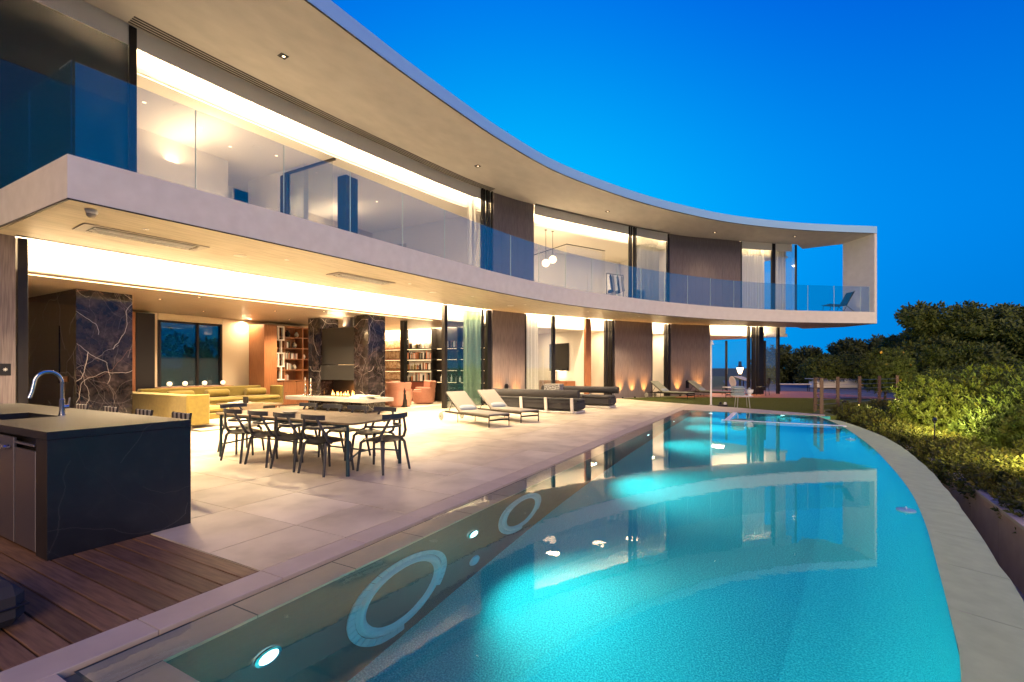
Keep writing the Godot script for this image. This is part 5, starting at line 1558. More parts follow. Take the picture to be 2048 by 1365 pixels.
func make_living_furniture() -> void:
	var v: Material = M.olive_velvet
	# U-shaped olive sofa in two pieces
	var a := thing("sofa", "olive velvet sofa section with its back to the dining table", "sofa", P(6.5, 13.9, 0))
	var b := a.position
	obj("back", shape().cbox(P(6.13, 13.9, 0.52) - b, Vector3(0.22, 0.60, 3.8), 0.03), v, a)
	obj("base", shape().cbox(P(6.62, 13.9, 0.28) - b, Vector3(0.78, 0.14, 3.8), 0.02), v, a)
	for i in 3:
		obj("seat_cushion", shape().cbox(P(6.65, 12.66 + i * 1.26, 0.42) - b, Vector3(0.80, 0.16, 1.24), 0.06), v, a)
	obj("arm", shape().cbox(P(6.28, 12.02, 0.46) - b, Vector3(0.5, 0.72, 0.07), 0.02), v, a)
	obj("foot", shape().cbox(P(6.06, 12.02, 0.08) - b, Vector3(0.06, 0.16, 0.06), 0.004), v, a)
	for e in [P(6.98, 12.06, 0.1), P(6.98, 15.7, 0.1), P(6.06, 15.7, 0.1)]:
		obj("foot", shape().tube([e - b, e - b + Vector3(0, -0.1, 0)], 0.012), M.brushed_steel, a)
	for t in [12.55, 13.9]:
		obj("bolster", shape().lathe(capsule(0.13, 0.36), P(6.42, t, 0.62) - b, 18, Basis(Vector3.RIGHT, PI / 2)), v, a)
	var c := thing("sofa", "olive velvet sofa section under the garden window", "sofa", P(8.9, 16.0, 0))
	b = c.position
	obj("back", shape().cbox(P(8.9, 16.35, 0.52) - b, Vector3(4.0, 0.62, 0.22), 0.03), v, c)
	obj("base", shape().cbox(P(8.9, 15.85, 0.28) - b, Vector3(4.0, 0.14, 0.8), 0.02), v, c)
	for i in 3:
		obj("seat_cushion", shape().cbox(P(7.6 + i * 1.3, 15.85, 0.42) - b, Vector3(1.28, 0.16, 0.82), 0.06), v, c)
	obj("arm", shape().cbox(P(10.9, 15.95, 0.5) - b, Vector3(0.14, 0.66, 0.95), 0.03), v, c)
	for s in [7.9, 9.0, 10.3]:
		obj("bolster", shape().lathe(capsule(0.13, 0.36), P(s, 16.1, 0.62) - b, 18, Basis(Vector3.BACK, PI / 2)), v, c)
	for e in [P(7.0, 15.5, 0.1), P(10.8, 15.5, 0.1), P(7.0, 16.4, 0.1), P(10.8, 16.4, 0.1)]:
		obj("foot", shape().tube([e - b, e - b + Vector3(0, -0.1, 0)], 0.015), M.brushed_steel, c)
	# rugs
	var r := thing("rug", "pale rug with a dark border under the olive sofa", "rug", P(8.3, 13.8, 0))
	obj("field", shape().cbox(Vector3(0, 0.008, 0), Vector3(4.3, 0.014, 4.4), 0.004), M.rug, r)
	obj("border", shape().cbox(Vector3(0, 0.004, 0), Vector3(4.5, 0.008, 4.6), 0.002), M.bronze_frame, r)
	r = thing("rug", "pale rug under the coral armchairs", "rug", P(14.6, 13.2, 0))
	obj("field", shape().cbox(Vector3(0, 0.008, 0), Vector3(3.0, 0.014, 3.6), 0.004), M.rug, r)
	# coffee table
	var t := thing("coffee_table", "low bronze block coffee table between the olive sofas", "coffee table", P(8.9, 14.3, 0))
	obj("block", shape().cbox(Vector3(-0.3, 0.2, 0.1), Vector3(0.9, 0.38, 0.9), 0.01), M.table_wood, t)
	obj("top", shape().cbox(Vector3(0.35, 0.30, -0.1), Vector3(1.1, 0.06, 1.0), 0.01), M.table_wood, t)
	obj("support", shape().cbox(Vector3(0.55, 0.14, -0.1), Vector3(0.5, 0.26, 0.6), 0.01), M.bronze_frame, t)
	var tr := thing("tray", "white tray of magazines on the coffee table", "tray", P(8.95, 14.3, 0.392))
	obj("base", shape().cbox(Vector3(-0.3, 0.012, 0), Vector3(0.5, 0.02, 0.4), 0.004), M.white_paint, tr)
	for i in 3:
		obj("magazine", shape().cbox(Vector3(-0.32 + 0.03 * i, 0.028 + 0.012 * i, 0.02 * i), Vector3(0.3, 0.01, 0.22), 0.002, Basis(Vector3.UP, 0.2 * i)), M.frame_white, tr)
	var cu := thing("candle_jar", "dark glass candle jar standing by the tray of magazines", "candle jar", P(8.72, 14.1, 0.392))
	obj("jar", shape().lathe([Vector2(0.0, 0.0), Vector2(0.075, 0.0), Vector2(0.08, 0.18), Vector2(0.07, 0.18), Vector2(0.068, 0.03), Vector2(0, 0.03)], Vector3.ZERO, 18), M.bronze_frame, cu)
	obj("wax", shape().lathe([Vector2(0.0, 0.13), Vector2(0.068, 0.13), Vector2(0.068, 0.03)], Vector3.ZERO, 16), M.white_paint, cu)
	var bw := thing("bowl", "shallow pale bowl on the dining table", "bowl", P(5.0, 6.9, 0.715))
	obj("dish", shape().lathe([Vector2(0.0, 0.006), Vector2(0.05, 0.004), Vector2(0.14, 0.035), Vector2(0.145, 0.037), Vector2(0.05, 0.0), Vector2(0.0, 0.0)], Vector3.ZERO, 22), M.grey_cloth, bw)
	obj("foot_ring", shape().lathe([Vector2(0.05, 0.0), Vector2(0.05, 0.006), Vector2(0.045, 0.006)], Vector3.ZERO, 18), M.frame_white, bw)
	make_fireplace()
	make_bookcases()
	make_armchairs()
	# lamps seen near the window
	var k := 0
	for p in [[7.9, 16.75, 0.95], [8.35, 16.75, 0.92], [8.95, 16.75, 0.9], [9.55, 16.75, 1.0]]:
		var o := thing("window_lamp", "small glowing globe lamp on the garden window sill", "lamp", P(p[0], p[1], 0.84), 0.0, "glowing lamps on the window sill")
		obj("globe", shape().lathe(_arc_profile(0.075), Vector3(0, 0.1, 0), 14), M.soft_bulb, o)
		obj("foot", shape().lathe([Vector2(0.05, 0.03), Vector2(0.05, 0.0)], Vector3.ZERO, 12), M.brushed_steel, o)
		k += 1
	obj("window_sill", shape().cbox(P(8.71, 16.8, 0.82), Vector3(2.2, 0.04, 0.5), 0.005), M.cabinet_wood, house)

func make_fireplace() -> void:
	# marble block, opening towards the sofa (-s)
	var o := thing("fireplace", "black fireplace set in a veined dark marble chimney block", "fireplace", P(11.6, 13.05, 0))
	var b := o.position
	obj("pillar", shape().cbox(P(11.60, 11.92, 1.583) - b, Vector3(0.76, 3.16, 0.64), 0.004), M.marble, o)
	obj("pillar", shape().cbox(P(11.60, 14.18, 1.583) - b, Vector3(0.76, 3.16, 0.64), 0.004), M.marble, o)
	obj("plinth", shape().cbox(P(11.60, 13.05, 0.225) - b, Vector3(0.72, 0.45, 1.61), 0.004), M.marble, o)
	obj("chimney_breast", shape().cbox(P(11.56, 13.05, 2.18) - b, Vector3(0.58, 1.24, 1.61), 0.004), M.bronze_frame, o)
	obj("screen_panel", shape().box(P(11.264, 13.05, 1.86) - b, Vector3(0.01, 0.58, 1.5)), M.matte_black, o)
	obj("mantel", shape().cbox(P(11.34, 13.05, 1.29) - b, Vector3(0.24, 0.5, 1.6), 0.004), M.matte_black, o)
	obj("flue", shape().lathe([Vector2(0.2, 2.80), Vector2(0.2, 3.168)], P(11.6, 12.9, 0) - b, 24), M.brushed_steel, o)
	obj("firebox", shape().box(P(11.78, 13.05, 0.74) - b, Vector3(0.03, 0.58, 1.6)), M.bronze_frame, o)
	var bed := obj("burner", shape().cbox(P(11.55, 13.05, 0.475) - b, Vector3(0.34, 0.05, 1.5), 0.005), M.black_metal, o)
	var rng := RandomNumberGenerator.new()
	rng.seed = 3
	for i in 18:
		var h := rng.randf_range(0.07, 0.2)
		obj("flame", shape().lathe([Vector2(0.0, 0.0), Vector2(0.022, 0.02), Vector2(0.017, h * 0.5), Vector2(0.0, h)], P(11.5 + rng.randf_range(-0.05, 0.08), 12.42 + i * 0.072, 0.5) - b, 7), M.flame, bed)
	omni(P(11.5, 13.05, 0.72), 0.2, Color(1.0, 0.6, 0.28), 0.2, o)
	obj("hearth", shape().cbox(P(11.22, 13.0, 0.425) - b, Vector3(1.15, 0.12, 3.9), 0.006), M.hearth_stone, o)
	area(P(11.6, 13.05, 2.86), Vector2(0.3, 1.4), Vector3.UP, 5.0, WARM, o)
	var k := 0
	for t in [14.30, 14.02]:
		var c := thing("candlestick", ["taller silver candlestick on the hearth slab", "silver candlestick on the hearth slab beside the taller one"][k], "candlestick", P(10.95, t, 0.485))
		var s := 1.0 - 0.06 * k
		obj("stem", shape().lathe([Vector2(0.0, 0.0), Vector2(0.075, 0.0), Vector2(0.07, 0.02), Vector2(0.03, 0.06), Vector2(0.022, 0.12), Vector2(0.045, 0.17), Vector2(0.055, 0.24), Vector2(0.04, 0.31), Vector2(0.02, 0.36), Vector2(0.03, 0.38), Vector2(0.015, 0.41), Vector2(0.02, 0.5 * s), Vector2(0.04, 0.52 * s), Vector2(0.0, 0.53 * s)], Vector3.ZERO, 16), M.silver, c)
		obj("candle", shape().tube([Vector3(0, 0.52 * s, 0), Vector3(0, 0.64 * s, 0)], 0.012), M.white_paint, c)
		k += 1
	rng.seed = 8
	k = 0
	for e in [[11.25, 11.95, 0], [11.35, 11.75, 1], [11.28, 11.55, 2], [11.3, 11.9, 3], [11.35, 11.6, 4], [11.3, 11.3, 5]]:
		var lvl := 0.485 + (0.0 if k < 3 else 0.05)
		var o2 := thing("book", "pale coffee-table book lying in the pile on the hearth slab", "book", P(e[0] - 0.3, e[1] - 0.15, lvl), rng.randf_range(-0.2, 0.2), "books piled on the hearth slab")
		obj("cover", shape().cbox(Vector3(0, 0.023, 0), Vector3(0.3, 0.045, 0.38 if k < 3 else 0.3), 0.003), [M.white_paint, M.frame_white, M.grey_cloth][k % 3], o2)
		obj("pages", shape().box(Vector3(0.004, 0.023, 0), Vector3(0.298, 0.034, 0.374 if k < 3 else 0.294)), M.white_paint, o2)
		k += 1

func book_row(base: Vector3, along: Vector3, outward: Vector3, length: float, n: int, seed_: int, label: String, group: String, tall := 0.26) -> void:
	var rng := RandomNumberGenerator.new()
	rng.seed = seed_
	var colors := [M.white_paint, M.frame_white, M.cabinet_wood, M.charcoal_cloth, M.grey_cloth, M.coral_leather, M.bronze_frame]
	var at := 0.0
	var turn := Basis(along, Vector3.UP, along.cross(Vector3.UP)).orthonormalized()
	for i in n:
		var w := rng.randf_range(0.025, 0.055)
		if at + w > length:
			break
		var h := tall * rng.randf_range(0.75, 1.1)
		var o := obj("book", shape().box(Vector3(0, h * 0.5, 0), Vector3(w, h, 0.2)), colors[rng.randi() % colors.size()])
		o.transform = Transform3D(turn, base + along * (at + w * 0.5) + outward * 0.12)
		tag(o, label, "book", group)
		at += w + (rng.randf_range(0.0, 0.12) if rng.randf() < 0.12 else 0.003)

func bottle_row(base: Vector3, along: Vector3, outward: Vector3, length: float, n: int, seed_: int, label: String, group: String) -> void:
	var rng := RandomNumberGenerator.new()
	rng.seed = seed_
	var meshes := []
	for i in 4:
		var r := 0.032 + 0.006 * i
		var h := 0.24 + 0.03 * ((i * 2) % 4)
		meshes.append(shape().lathe([Vector2(0, 0), Vector2(r, 0), Vector2(r, h * 0.62), Vector2(0.012, h * 0.8), Vector2(0.012, h), Vector2(0, h)], Vector3.ZERO, 10).mesh())
	var ms := [M.white_paint, M.cabinet_wood, M.bronze_frame, M.grey_cloth, M.olive_velvet]
	for i in n:
		var o := obj("bottle", meshes[rng.randi() % 4], ms[rng.randi() % 5])
		o.position = base + along * (length * (i + 0.5) / n + rng.randf_range(-0.01, 0.01)) + outward * rng.randf_range(0.08, 0.16)
		tag(o, label, "bottle", group)

func make_bookcases() -> void:
	# cherry bookcase on the back wall
	var o := thing("bookcase", "cherry wood bookcase with open shelves beside the fireplace", "bookcase", P(11.9, 16.7, 0))
	var b := o.position
	obj("side_panel", shape().cbox(P(10.85, 16.5, 1.5) - b, Vector3(0.5, 3.0, 0.9), 0.004), M.cabinet_wood, o)
	obj("back_panel", shape().box(P(12.0, 16.98, 1.55) - b, Vector3(1.8, 3.0, 0.03)), M.cabinet_wood, o)
	for s in [11.12, 11.75, 12.55, 12.88]:
		obj("upright", shape().cbox(P(s, 16.75, 1.55) - b, Vector3(0.045, 3.0, 0.44), 0.003), M.cabinet_wood, o)
	for y in [0.95, 1.36, 1.78, 2.2, 2.62, 3.02]:
		obj("shelf", shape().cbox(P(12.15, 16.75, y) - b, Vector3(1.44, 0.035, 0.42), 0.003), M.cabinet_wood, o)
	for i in 3:
		var d := obj("door", shape().cbox(P(11.4 + i * 0.57, 16.515, 0.47) - b, Vector3(0.555, 0.88, 0.022), 0.004), M.cabinet_wood, o)
		obj("knob", shape().lathe([Vector2(0, 0.02), Vector2(0.012, 0.018), Vector2(0.012, 0)], P(11.2 + i * 0.57, 16.5, 0.5) - b, 10, Basis(Vector3.RIGHT, PI / 2)), M.bronze_frame, d)
	# white lattice of staggered openings
	var lat := obj("lattice", shape().box(P(11.44, 16.96, 1.98) - b, Vector3(0.58, 2.0, 0.01)), M.cabinet_wood, o)
	for i in 5:
		obj("lattice_bar", shape().cbox(P(11.44, 16.58, 1.0 + i * 0.5) - b, Vector3(0.6, 0.05, 0.12), 0.003), M.plaster, lat)
	for i in 4:
		for j in 3:
			obj("lattice_bar", shape().cbox(P(11.17 + j * 0.22 + (0.1 if i % 2 else 0.0), 16.58, 1.25 + i * 0.5) - b, Vector3(0.06, 0.45, 0.12), 0.003), M.plaster, lat)
	for i in 4:
		var y: float = [0.97, 1.38, 1.80, 2.22][i]
		book_row(P(11.8, 16.72, y), Vector3(1, 0, 0), Vector3(0, 0, 0.0), [0.3, 0.35, 0.6, 0.25][i], 12, 30 + i, "upright book on a shelf of the cherry bookcase", "books on the cherry bookcase", 0.24)
	var k := 0
	for e in [[12.3, 1.38, 0.09], [12.3, 2.22, 0.1], [12.72, 1.80, 0.08], [12.0, 2.64, 0.11], [12.4, 2.64, 0.09]]:
		var v := thing("ornament", ["small round vase low on the cherry bookcase", "small round vase high on the cherry bookcase", "small round vase in the narrow end shelf", "carved head on the top shelf of the cherry bookcase", "pale shell on the top shelf of the cherry bookcase"][k], "ornament", P(e[0], 16.72, e[1]))
		obj("body", shape().lathe([Vector2(0, 0), Vector2(e[2] * 0.5, 0), Vector2(e[2], e[2] * 0.8), Vector2(e[2] * 0.8, e[2] * 1.6), Vector2(e[2] * 0.4, e[2] * 2.0)], Vector3.ZERO, 14), [M.rug, M.grey_cloth, M.frame_white, M.bronze_frame, M.rug][k], v)
		obj("neck", shape().lathe([Vector2(e[2] * 0.4, e[2] * 2.0), Vector2(e[2] * 0.45, e[2] * 2.3), Vector2(e[2] * 0.3, e[2] * 2.3)], Vector3.ZERO, 14), [M.rug, M.grey_cloth, M.frame_white, M.bronze_frame, M.rug][k], v)
		k += 1
	# long shelving on the end wall (faces -s)
	var w := thing("wall_shelving", "tall lit shelving of bottles and books behind the coral armchairs", "shelving", P(16.25, 13.8, 0))
	b = w.position
	obj("back_panel", shape().box(P(16.42, 15.4, 1.58) - b, Vector3(0.04, 3.1, 1.75)), M.rock_wall, w)
	obj("back_panel", shape().box(P(16.42, 13.75, 1.98) - b, Vector3(0.04, 2.3, 1.5)), M.plaster, w)
	obj("cupboard", shape().cbox(P(16.3, 13.75, 0.42) - b, Vector3(0.3, 0.84, 1.5), 0.005), mat("maroon_panel", lin(0.16, 0.035, 0.02), 0.5), w)
	obj("back_panel", shape().box(P(16.42, 11.6, 1.58) - b, Vector3(0.04, 3.1, 2.7)), M.bronze_frame, w)
	for t in [12.98, 14.5, 16.25, 10.3, 11.65]:
		obj("upright", shape().cbox(P(16.28, t, 1.58) - b, Vector3(0.28, 3.1, 0.06), 0.003), M.bronze_frame, w)
	for y in [0.86, 1.36, 1.82, 2.28]:
		obj("shelf", shape().cbox(P(16.28, 13.75, y) - b, Vector3(0.3, 0.03, 1.5), 0.003), M.bronze_frame, w)
		obj("shelf", shape().cbox(P(16.28, 15.4, y) - b, Vector3(0.3, 0.03, 1.68), 0.003), M.cabinet_wood, w)
		obj("shelf", shape().cbox(P(16.28, 11.6, y) - b, Vector3(0.3, 0.03, 2.6), 0.003), M.bronze_frame, w)
		obj("shelf_light", shape().box(P(16.18, 14.6, y + 0.42) - b, Vector3(0.02, 0.012, 3.2)), M.led_line, w)
		obj("shelf_light", shape().box(P(16.36, 11.6, y - 0.03) - b, Vector3(0.03, 0.012, 2.5)), M.led_line, w)
	bottle_row(P(16.3, 13.05, 2.295), Vector3(0, 0, -1), Vector3(-1, 0, 0), 1.4, 15, 3, "bottle standing on the top lit shelf", "bottles on the lit shelving")
	book_row(P(16.3, 13.05, 1.835), Vector3(0, 0, -1), Vector3(-0.1, 0, 0), 1.4, 34, 41, "book in the upper row of the lit shelving", "books on the lit shelving", 0.3)
	bottle_row(P(16.3, 13.6, 1.375), Vector3(0, 0, -1), Vector3(-1, 0, 0), 0.8, 8, 5, "bottle on the middle lit shelf", "bottles on the lit shelving")
	book_row(P(16.3, 13.05, 1.375), Vector3(0, 0, -1), Vector3(-0.1, 0, 0), 0.55, 14, 42, "book in the middle row of the lit shelving", "books on the lit shelving", 0.3)
	book_row(P(16.3, 13.05, 0.875), Vector3(0, 0, -1), Vector3(-0.1, 0, 0), 0.9, 22, 43, "book in the bottom row of the lit shelving", "books on the lit shelving", 0.34)
	bottle_row(P(16.3, 14.0, 0.875), Vector3(0, 0, -1), Vector3(-1, 0, 0), 0.45, 4, 7, "bottle on the bottom lit shelf", "bottles on the lit shelving")
	book_row(P(16.3, 10.4, 2.295), Vector3(0, 0, -1), Vector3(-0.1, 0, 0), 2.3, 45, 44, "book on the shelf behind the dark glass door", "books behind the dark glass", 0.28)
	bottle_row(P(16.3, 10.4, 0.875), Vector3(0, 0, -1), Vector3(-1, 0, 0), 2.2, 9, 9, "bottle on the shelf behind the dark glass door", "bottles behind the dark glass")
	# rough stones in the lit back bay
	var rng := RandomNumberGenerator.new()
	rng.seed = 12
	for y in [0.88, 1.38, 1.84, 2.30]:
		var t := 14.6
		while t < 16.1:
			var l := rng.randf_range(0.18, 0.42)
			var h := rng.randf_range(0.2, 0.4)
			var st := obj("wall_stone", shape().cbox(P(16.38, t + l * 0.5, y + h * 0.5 + 0.02) - b, Vector3(rng.randf_range(0.06, 0.16), h, l - 0.02), 0.03, Basis(Vector3.RIGHT, rng.randf_range(-0.06, 0.06))), M.rock_wall, w)
			t += l
	# column between the bays
	obj("column", shape().cbox(P(13.35, 12.02, 1.583), Vector3(0.16, 3.166, 0.2), 0.004), M.bronze_frame, house)

func make_armchairs() -> void:
	var k := 0
	for a in [[13.5, 12.35, 0.5], [13.9, 13.35, 2.4], [15.1, 12.55, 2.6]]:
		var o := thing("armchair", ["coral leather tub armchair standing behind the hearth slab end", "coral leather armchair with its back to the other coral pair", "coral leather tub armchair in front of the maroon cupboard"][k], "armchair", P(a[0], a[1], 0), a[2], "coral leather armchairs")
		o.scale = Vector3(1.14, 1.12, 1.14)
		obj("body", shape().lathe([Vector2(0, 0.03), Vector2(0.31, 0.03), Vector2(0.36, 0.08), Vector2(0.395, 0.3), Vector2(0.40, 0.44), Vector2(0.36, 0.47), Vector2(0, 0.44)], Vector3.ZERO, 28), M.coral_leather, o)
		obj("seat_cushion", shape().lathe([Vector2(0, 0.46), Vector2(0.3, 0.46), Vector2(0.31, 0.50), Vector2(0.27, 0.53), Vector2(0, 0.535)], Vector3(0.05, 0, 0), 24), M.coral_leather, o)
		obj("arm_shell", shape().lathe([Vector2(0.32, 0.44), Vector2(0.33, 0.58), Vector2(0.365, 0.60), Vector2(0.40, 0.58), Vector2(0.405, 0.44)], Vector3.ZERO, 24, Basis(), deg_to_rad(60), deg_to_rad(300)), M.coral_leather, o)
		obj("back_shell", shape().lathe([Vector2(0.32, 0.56), Vector2(0.37, 0.80), Vector2(0.41, 0.83), Vector2(0.45, 0.80), Vector2(0.41, 0.56)], Vector3.ZERO, 24, Basis(), deg_to_rad(110), deg_to_rad(250)), M.coral_leather, o)
		obj("swivel_base", shape().lathe([Vector2(0.26, 0.035), Vector2(0.26, 0.012), Vector2(0, 0.012)], Vector3.ZERO, 20), M.black_metal, o)
		k += 1
	var t := thing("throw_blanket", "black and white cow-print throw over a chair near the armchairs", "throw", P(14.4, 14.4, 0))
	obj("seat", shape().cbox(Vector3(0, 0.25, 0), Vector3(0.7, 0.46, 0.7), 0.08), M.cabinet_wood, t)
	obj("fabric", shape().cbox(Vector3(-0.1, 0.62, 0), Vector3(0.25, 0.55, 0.72), 0.08), M.mottled_print, t)

# ---------- lawn end ----------
func make_far_terrace() -> void:
	var sh := thing("outdoor_shower", "tall white outdoor shower pole at the lawn edge", "shower", P(20.05, 2.42, 0))
	obj("pole", shape().tube([Vector3(0, 0, 0), Vector3(0, 2.3, 0), Vector3(-0.02, 2.42, 0.01), Vector3(-0.08, 2.48, 0.03), Vector3(-0.15, 2.46, 0.06), Vector3(-0.18, 2.40, 0.07)], 0.035, 0.03, 14), M.white_paint, sh)
	obj("shower_head", shape().lathe([Vector2(0.0, 0.05), Vector2(0.03, 0.05), Vector2(0.07, 0.0), Vector2(0.0, 0.0)], Vector3(-0.19, 2.34, 0.075), 16), M.white_paint, sh)
	obj("foot_plate", shape().lathe([Vector2(0.0, 0.012), Vector2(0.09, 0.012), Vector2(0.09, 0.0)], Vector3.ZERO, 18), M.steel, sh)
	obj("valve", shape().tube([Vector3(0, 1.05, 0.03), Vector3(0, 1.05, 0.09)], 0.014), M.chrome, sh)
	# towel table
	var t := thing("side_table", "small round white table holding folded towels at the lawn edge", "side table", P(19.33, 1.28, 0))
	obj("top", shape().lathe([Vector2(0, 0.44), Vector2(0.36, 0.44), Vector2(0.37, 0.43), Vector2(0.36, 0.41), Vector2(0, 0.41)], Vector3.ZERO, 26), M.frame_white, t)
	for i in 4:
		var a := TAU * i / 4.0 + 0.5
		obj("leg", shape().tube([Vector3(cos(a) * 0.25, 0.41, sin(a) * 0.25), Vector3(cos(a) * 0.3, 0, sin(a) * 0.3)], 0.011), M.steel, t)
	var tw := textured(mat("teal_print", Color.WHITE, 0.9), ntex(91, 0.06, [lin(0.01, 0.04, 0.06), lin(0.02, 0.10, 0.13), lin(0.5, 0.55, 0.55), lin(0.6, 0.65, 0.65)], 2), Vector3(2.2, 2.2, 2.2))
	for i in 3:
		var o := thing("folded_towel", "teal and white patterned towel in the folded pile on the small table", "towel", P(19.26, 1.42, 0.44 + i * 0.115), 0.4, "folded towels on the small table")
		obj("fold", shape().cbox(Vector3(0, 0.056, 0), Vector3(0.34, 0.11, 0.42 - 0.02 * i), 0.045), tw, o)
		obj("hem", shape().cbox(Vector3(0.0, 0.02, 0.0), Vector3(0.345, 0.012, 0.40), 0.004), M.white_paint, o)
	var bk := thing("towel_bowl", "white bowl of rolled cloths beside the folded towels", "bowl", P(19.42, 1.05, 0.44))
	obj("bowl", shape().lathe([Vector2(0, 0.0), Vector2(0.07, 0.0), Vector2(0.05, 0.04), Vector2(0.12, 0.12), Vector2(0.14, 0.22), Vector2(0.13, 0.22), Vector2(0.11, 0.13), Vector2(0, 0.08)], Vector3.ZERO, 20), M.white_paint, bk)
	for i in 3:
		obj("rolled_cloth", shape().tube([Vector3(-0.05 + 0.05 * i, 0.16, -0.06), Vector3(-0.05 + 0.05 * i, 0.28, 0.02)], 0.04, -1, 12), M.pillow_blue, bk)
	var sd := thing("garden_tray", "dark tray with two small white-topped jars on the lawn edge", "tray", P(19.55, 1.95, 0))
	obj("tray", shape().cbox(Vector3(0, 0.05, 0), Vector3(0.3, 0.06, 0.34), 0.02), M.charcoal_cloth, sd)
	for i in 2:
		obj("jar", shape().lathe([Vector2(0, 0.06), Vector2(0.05, 0.06), Vector2(0.05, 0.14), Vector2(0.03, 0.17), Vector2(0, 0.17)], Vector3(0, 0.0, -0.08 + 0.16 * i), 14), M.black_metal if i == 0 else M.white_paint, sd)
	# cable fence
	var f := thing("cable_fence", "rust-brown post and cable fence at the planted bank", "fence", P(19.1, -0.9, 0))
	var b := f.position
	var posts := [Vector2(17.85, -1.06), Vector2(19.05, -0.95), Vector2(20.5, -1.7), Vector2(22.0, -2.5), Vector2(23.5, -3.3), Vector2(25.0, -4.1)]
	for p in posts:
		obj("post", shape().cbox(P(p.x, p.y, 0.56) - b, Vector3(0.1, 1.14, 0.1), 0.006), M.rust_post, f)
	for i in posts.size() - 1:
		for k in 9 if i == 0 else 6:
			var y := 0.12 + k * 0.115 if i == 0 else 0.2 + k * 0.16
			obj("cable", shape().tube([P(posts[i].x, posts[i].y, y) - b, P(posts[i + 1].x, posts[i + 1].y, y) - b], 0.009 if i == 0 else 0.006, -1, 6), M.rust_post if i == 0 else M.steel, f)
		if i == 0:
			obj("top_rail", shape().sweep([P(posts[i].x, posts[i].y, 1.125) - b, P(posts[i + 1].x, posts[i + 1].y, 1.125) - b], 0.05, 0.02), M.rust_post, f)
	# white bench planter on the far lawn
	var pl := thing("planter_wall", "long white planter bench on the far lawn", "planter", P(40.9, -3.3, 0), yaw(0.5, -0.87))
	obj("body", shape().cbox(Vector3(0, 0.35, 0), Vector3(3.4, 0.62, 0.8), 0.02), M.white_paint, pl)
	obj("lid", shape().cbox(Vector3(0, 0.68, 0), Vector3(3.9, 0.07, 0.95), 0.01), M.frame_white, pl)
	# balcony lounge chair
	var c := thing("balcony_chair", "grey sling lounge chair on the balcony end", "chair", P(29.9, -2.6, 4.30), yaw(-0.5, 0.87))
	obj("seat_sling", shape().sweep([Vector3(0.75, 0.38, 0), Vector3(0.3, 0.34, 0), Vector3(-0.1, 0.33, 0)], 0.56, 0.03), M.charcoal_cloth, c)
	obj("back_sling", shape().cbox(Vector3(-0.3, 0.68, 0), Vector3(0.03, 0.8, 0.56), 0.01, Basis(Vector3.BACK, 0.5)), M.charcoal_cloth, c)
	for sz in [-0.29, 0.29]:
		obj("frame", shape().tube([Vector3(0.8, 0.4, sz), Vector3(0.3, 0.36, sz), Vector3(-0.12, 0.34, sz), Vector3(-0.52, 1.05, sz)], 0.014), M.black_metal, c)
		obj("leg", shape().tube([Vector3(0.7, 0.38, sz), Vector3(0.75, 0, sz)], 0.012), M.black_metal, c)
		obj("leg", shape().tube([Vector3(-0.2, 0.5, sz), Vector3(0.05, 0, sz)], 0.012), M.black_metal, c)
		obj("leg", shape().tube([Vector3(-0.05, 0.36, sz), Vector3(-0.5, 0, sz)], 0.012), M.black_metal, c)
	var ul := thing("wall_uplight", "small lit uplight at the foot of the balcony end wall", "uplight", P(31.2, -3.3, 4.30))
	obj("can", shape().lathe([Vector2(0.03, 0.06), Vector2(0.05, 0.06), Vector2(0.05, 0.0)], Vector3.ZERO, 14), M.black_metal, ul)
	obj("lens", shape().lathe([Vector2(0.03, 0.05), Vector2(0.0, 0.052)], Vector3.ZERO, 12), M.bulb, ul)
	spot(P(31.2, -3.3, 4.38), Vector3(0.15, 1.0, 0.25), 32.0, 0.2, WARM, 0.02, ul)
	# corner room: desk, chairs, lantern
	var d := thing("round_chair", "white round-backed chair on the terracotta floor", "chair", P(27.35, 2.45, 0.0), yaw(-0.6, 0.8))
	obj("back", shape().lathe([Vector2(0, 0.02), Vector2(0.28, 0.02), Vector2(0.3, 0.0), Vector2(0.28, -0.02), Vector2(0, -0.02)], Vector3(-0.22, 0.72, 0), 24, Basis(Vector3.BACK, PI / 2 - 0.2)), M.white_paint, d)
	obj("seat", shape().cbox(Vector3(0, 0.43, 0), Vector3(0.45, 0.05, 0.46), 0.02), M.white_paint, d)
	for sx in [-0.2, 0.2]:
		for sz in [-0.2, 0.2]:
			obj("leg", shape().tube([Vector3(sx, 0.42, sz), Vector3(sx * 1.15, 0.01, sz * 1.15)], 0.013), M.black_metal, d)
	var dc := thing("slatted_chair", "dark slatted chair on the terracotta floor near the column", "chair", P(28.4, 0.9, 0.0), yaw(0.3, 0.9))
	obj("seat", shape().cbox(Vector3(0, 0.44, 0), Vector3(0.46, 0.04, 0.5), 0.01), M.black_metal, dc)
	for i in 5:
		obj("slat", shape().tube([Vector3(-0.2, 0.46, -0.2 + i * 0.1), Vector3(-0.28, 0.7, -0.22 + i * 0.11), Vector3(-0.3, 0.92, -0.14 + i * 0.07)], 0.014), M.black_metal, dc)
	for sx in [-0.2, 0.2]:
		for sz in [-0.22, 0.22]:
			obj("leg", shape().tube([Vector3(sx, 0.44, sz), Vector3(sx * 1.15, 0.01, sz * 1.1)], 0.014), M.black_metal, dc)
	var dk := thing("easel_desk", "pale tilted drawing board on a stand in the corner room", "drawing board", P(29.6, 1.9, 0.0), yaw(0.3, 0.9))
	obj("board", shape().cbox(Vector3(0, 0.85, 0), Vector3(0.7, 0.03, 1.0), 0.006, Basis(Vector3.BACK, 0.35)), M.table_wood, dk)
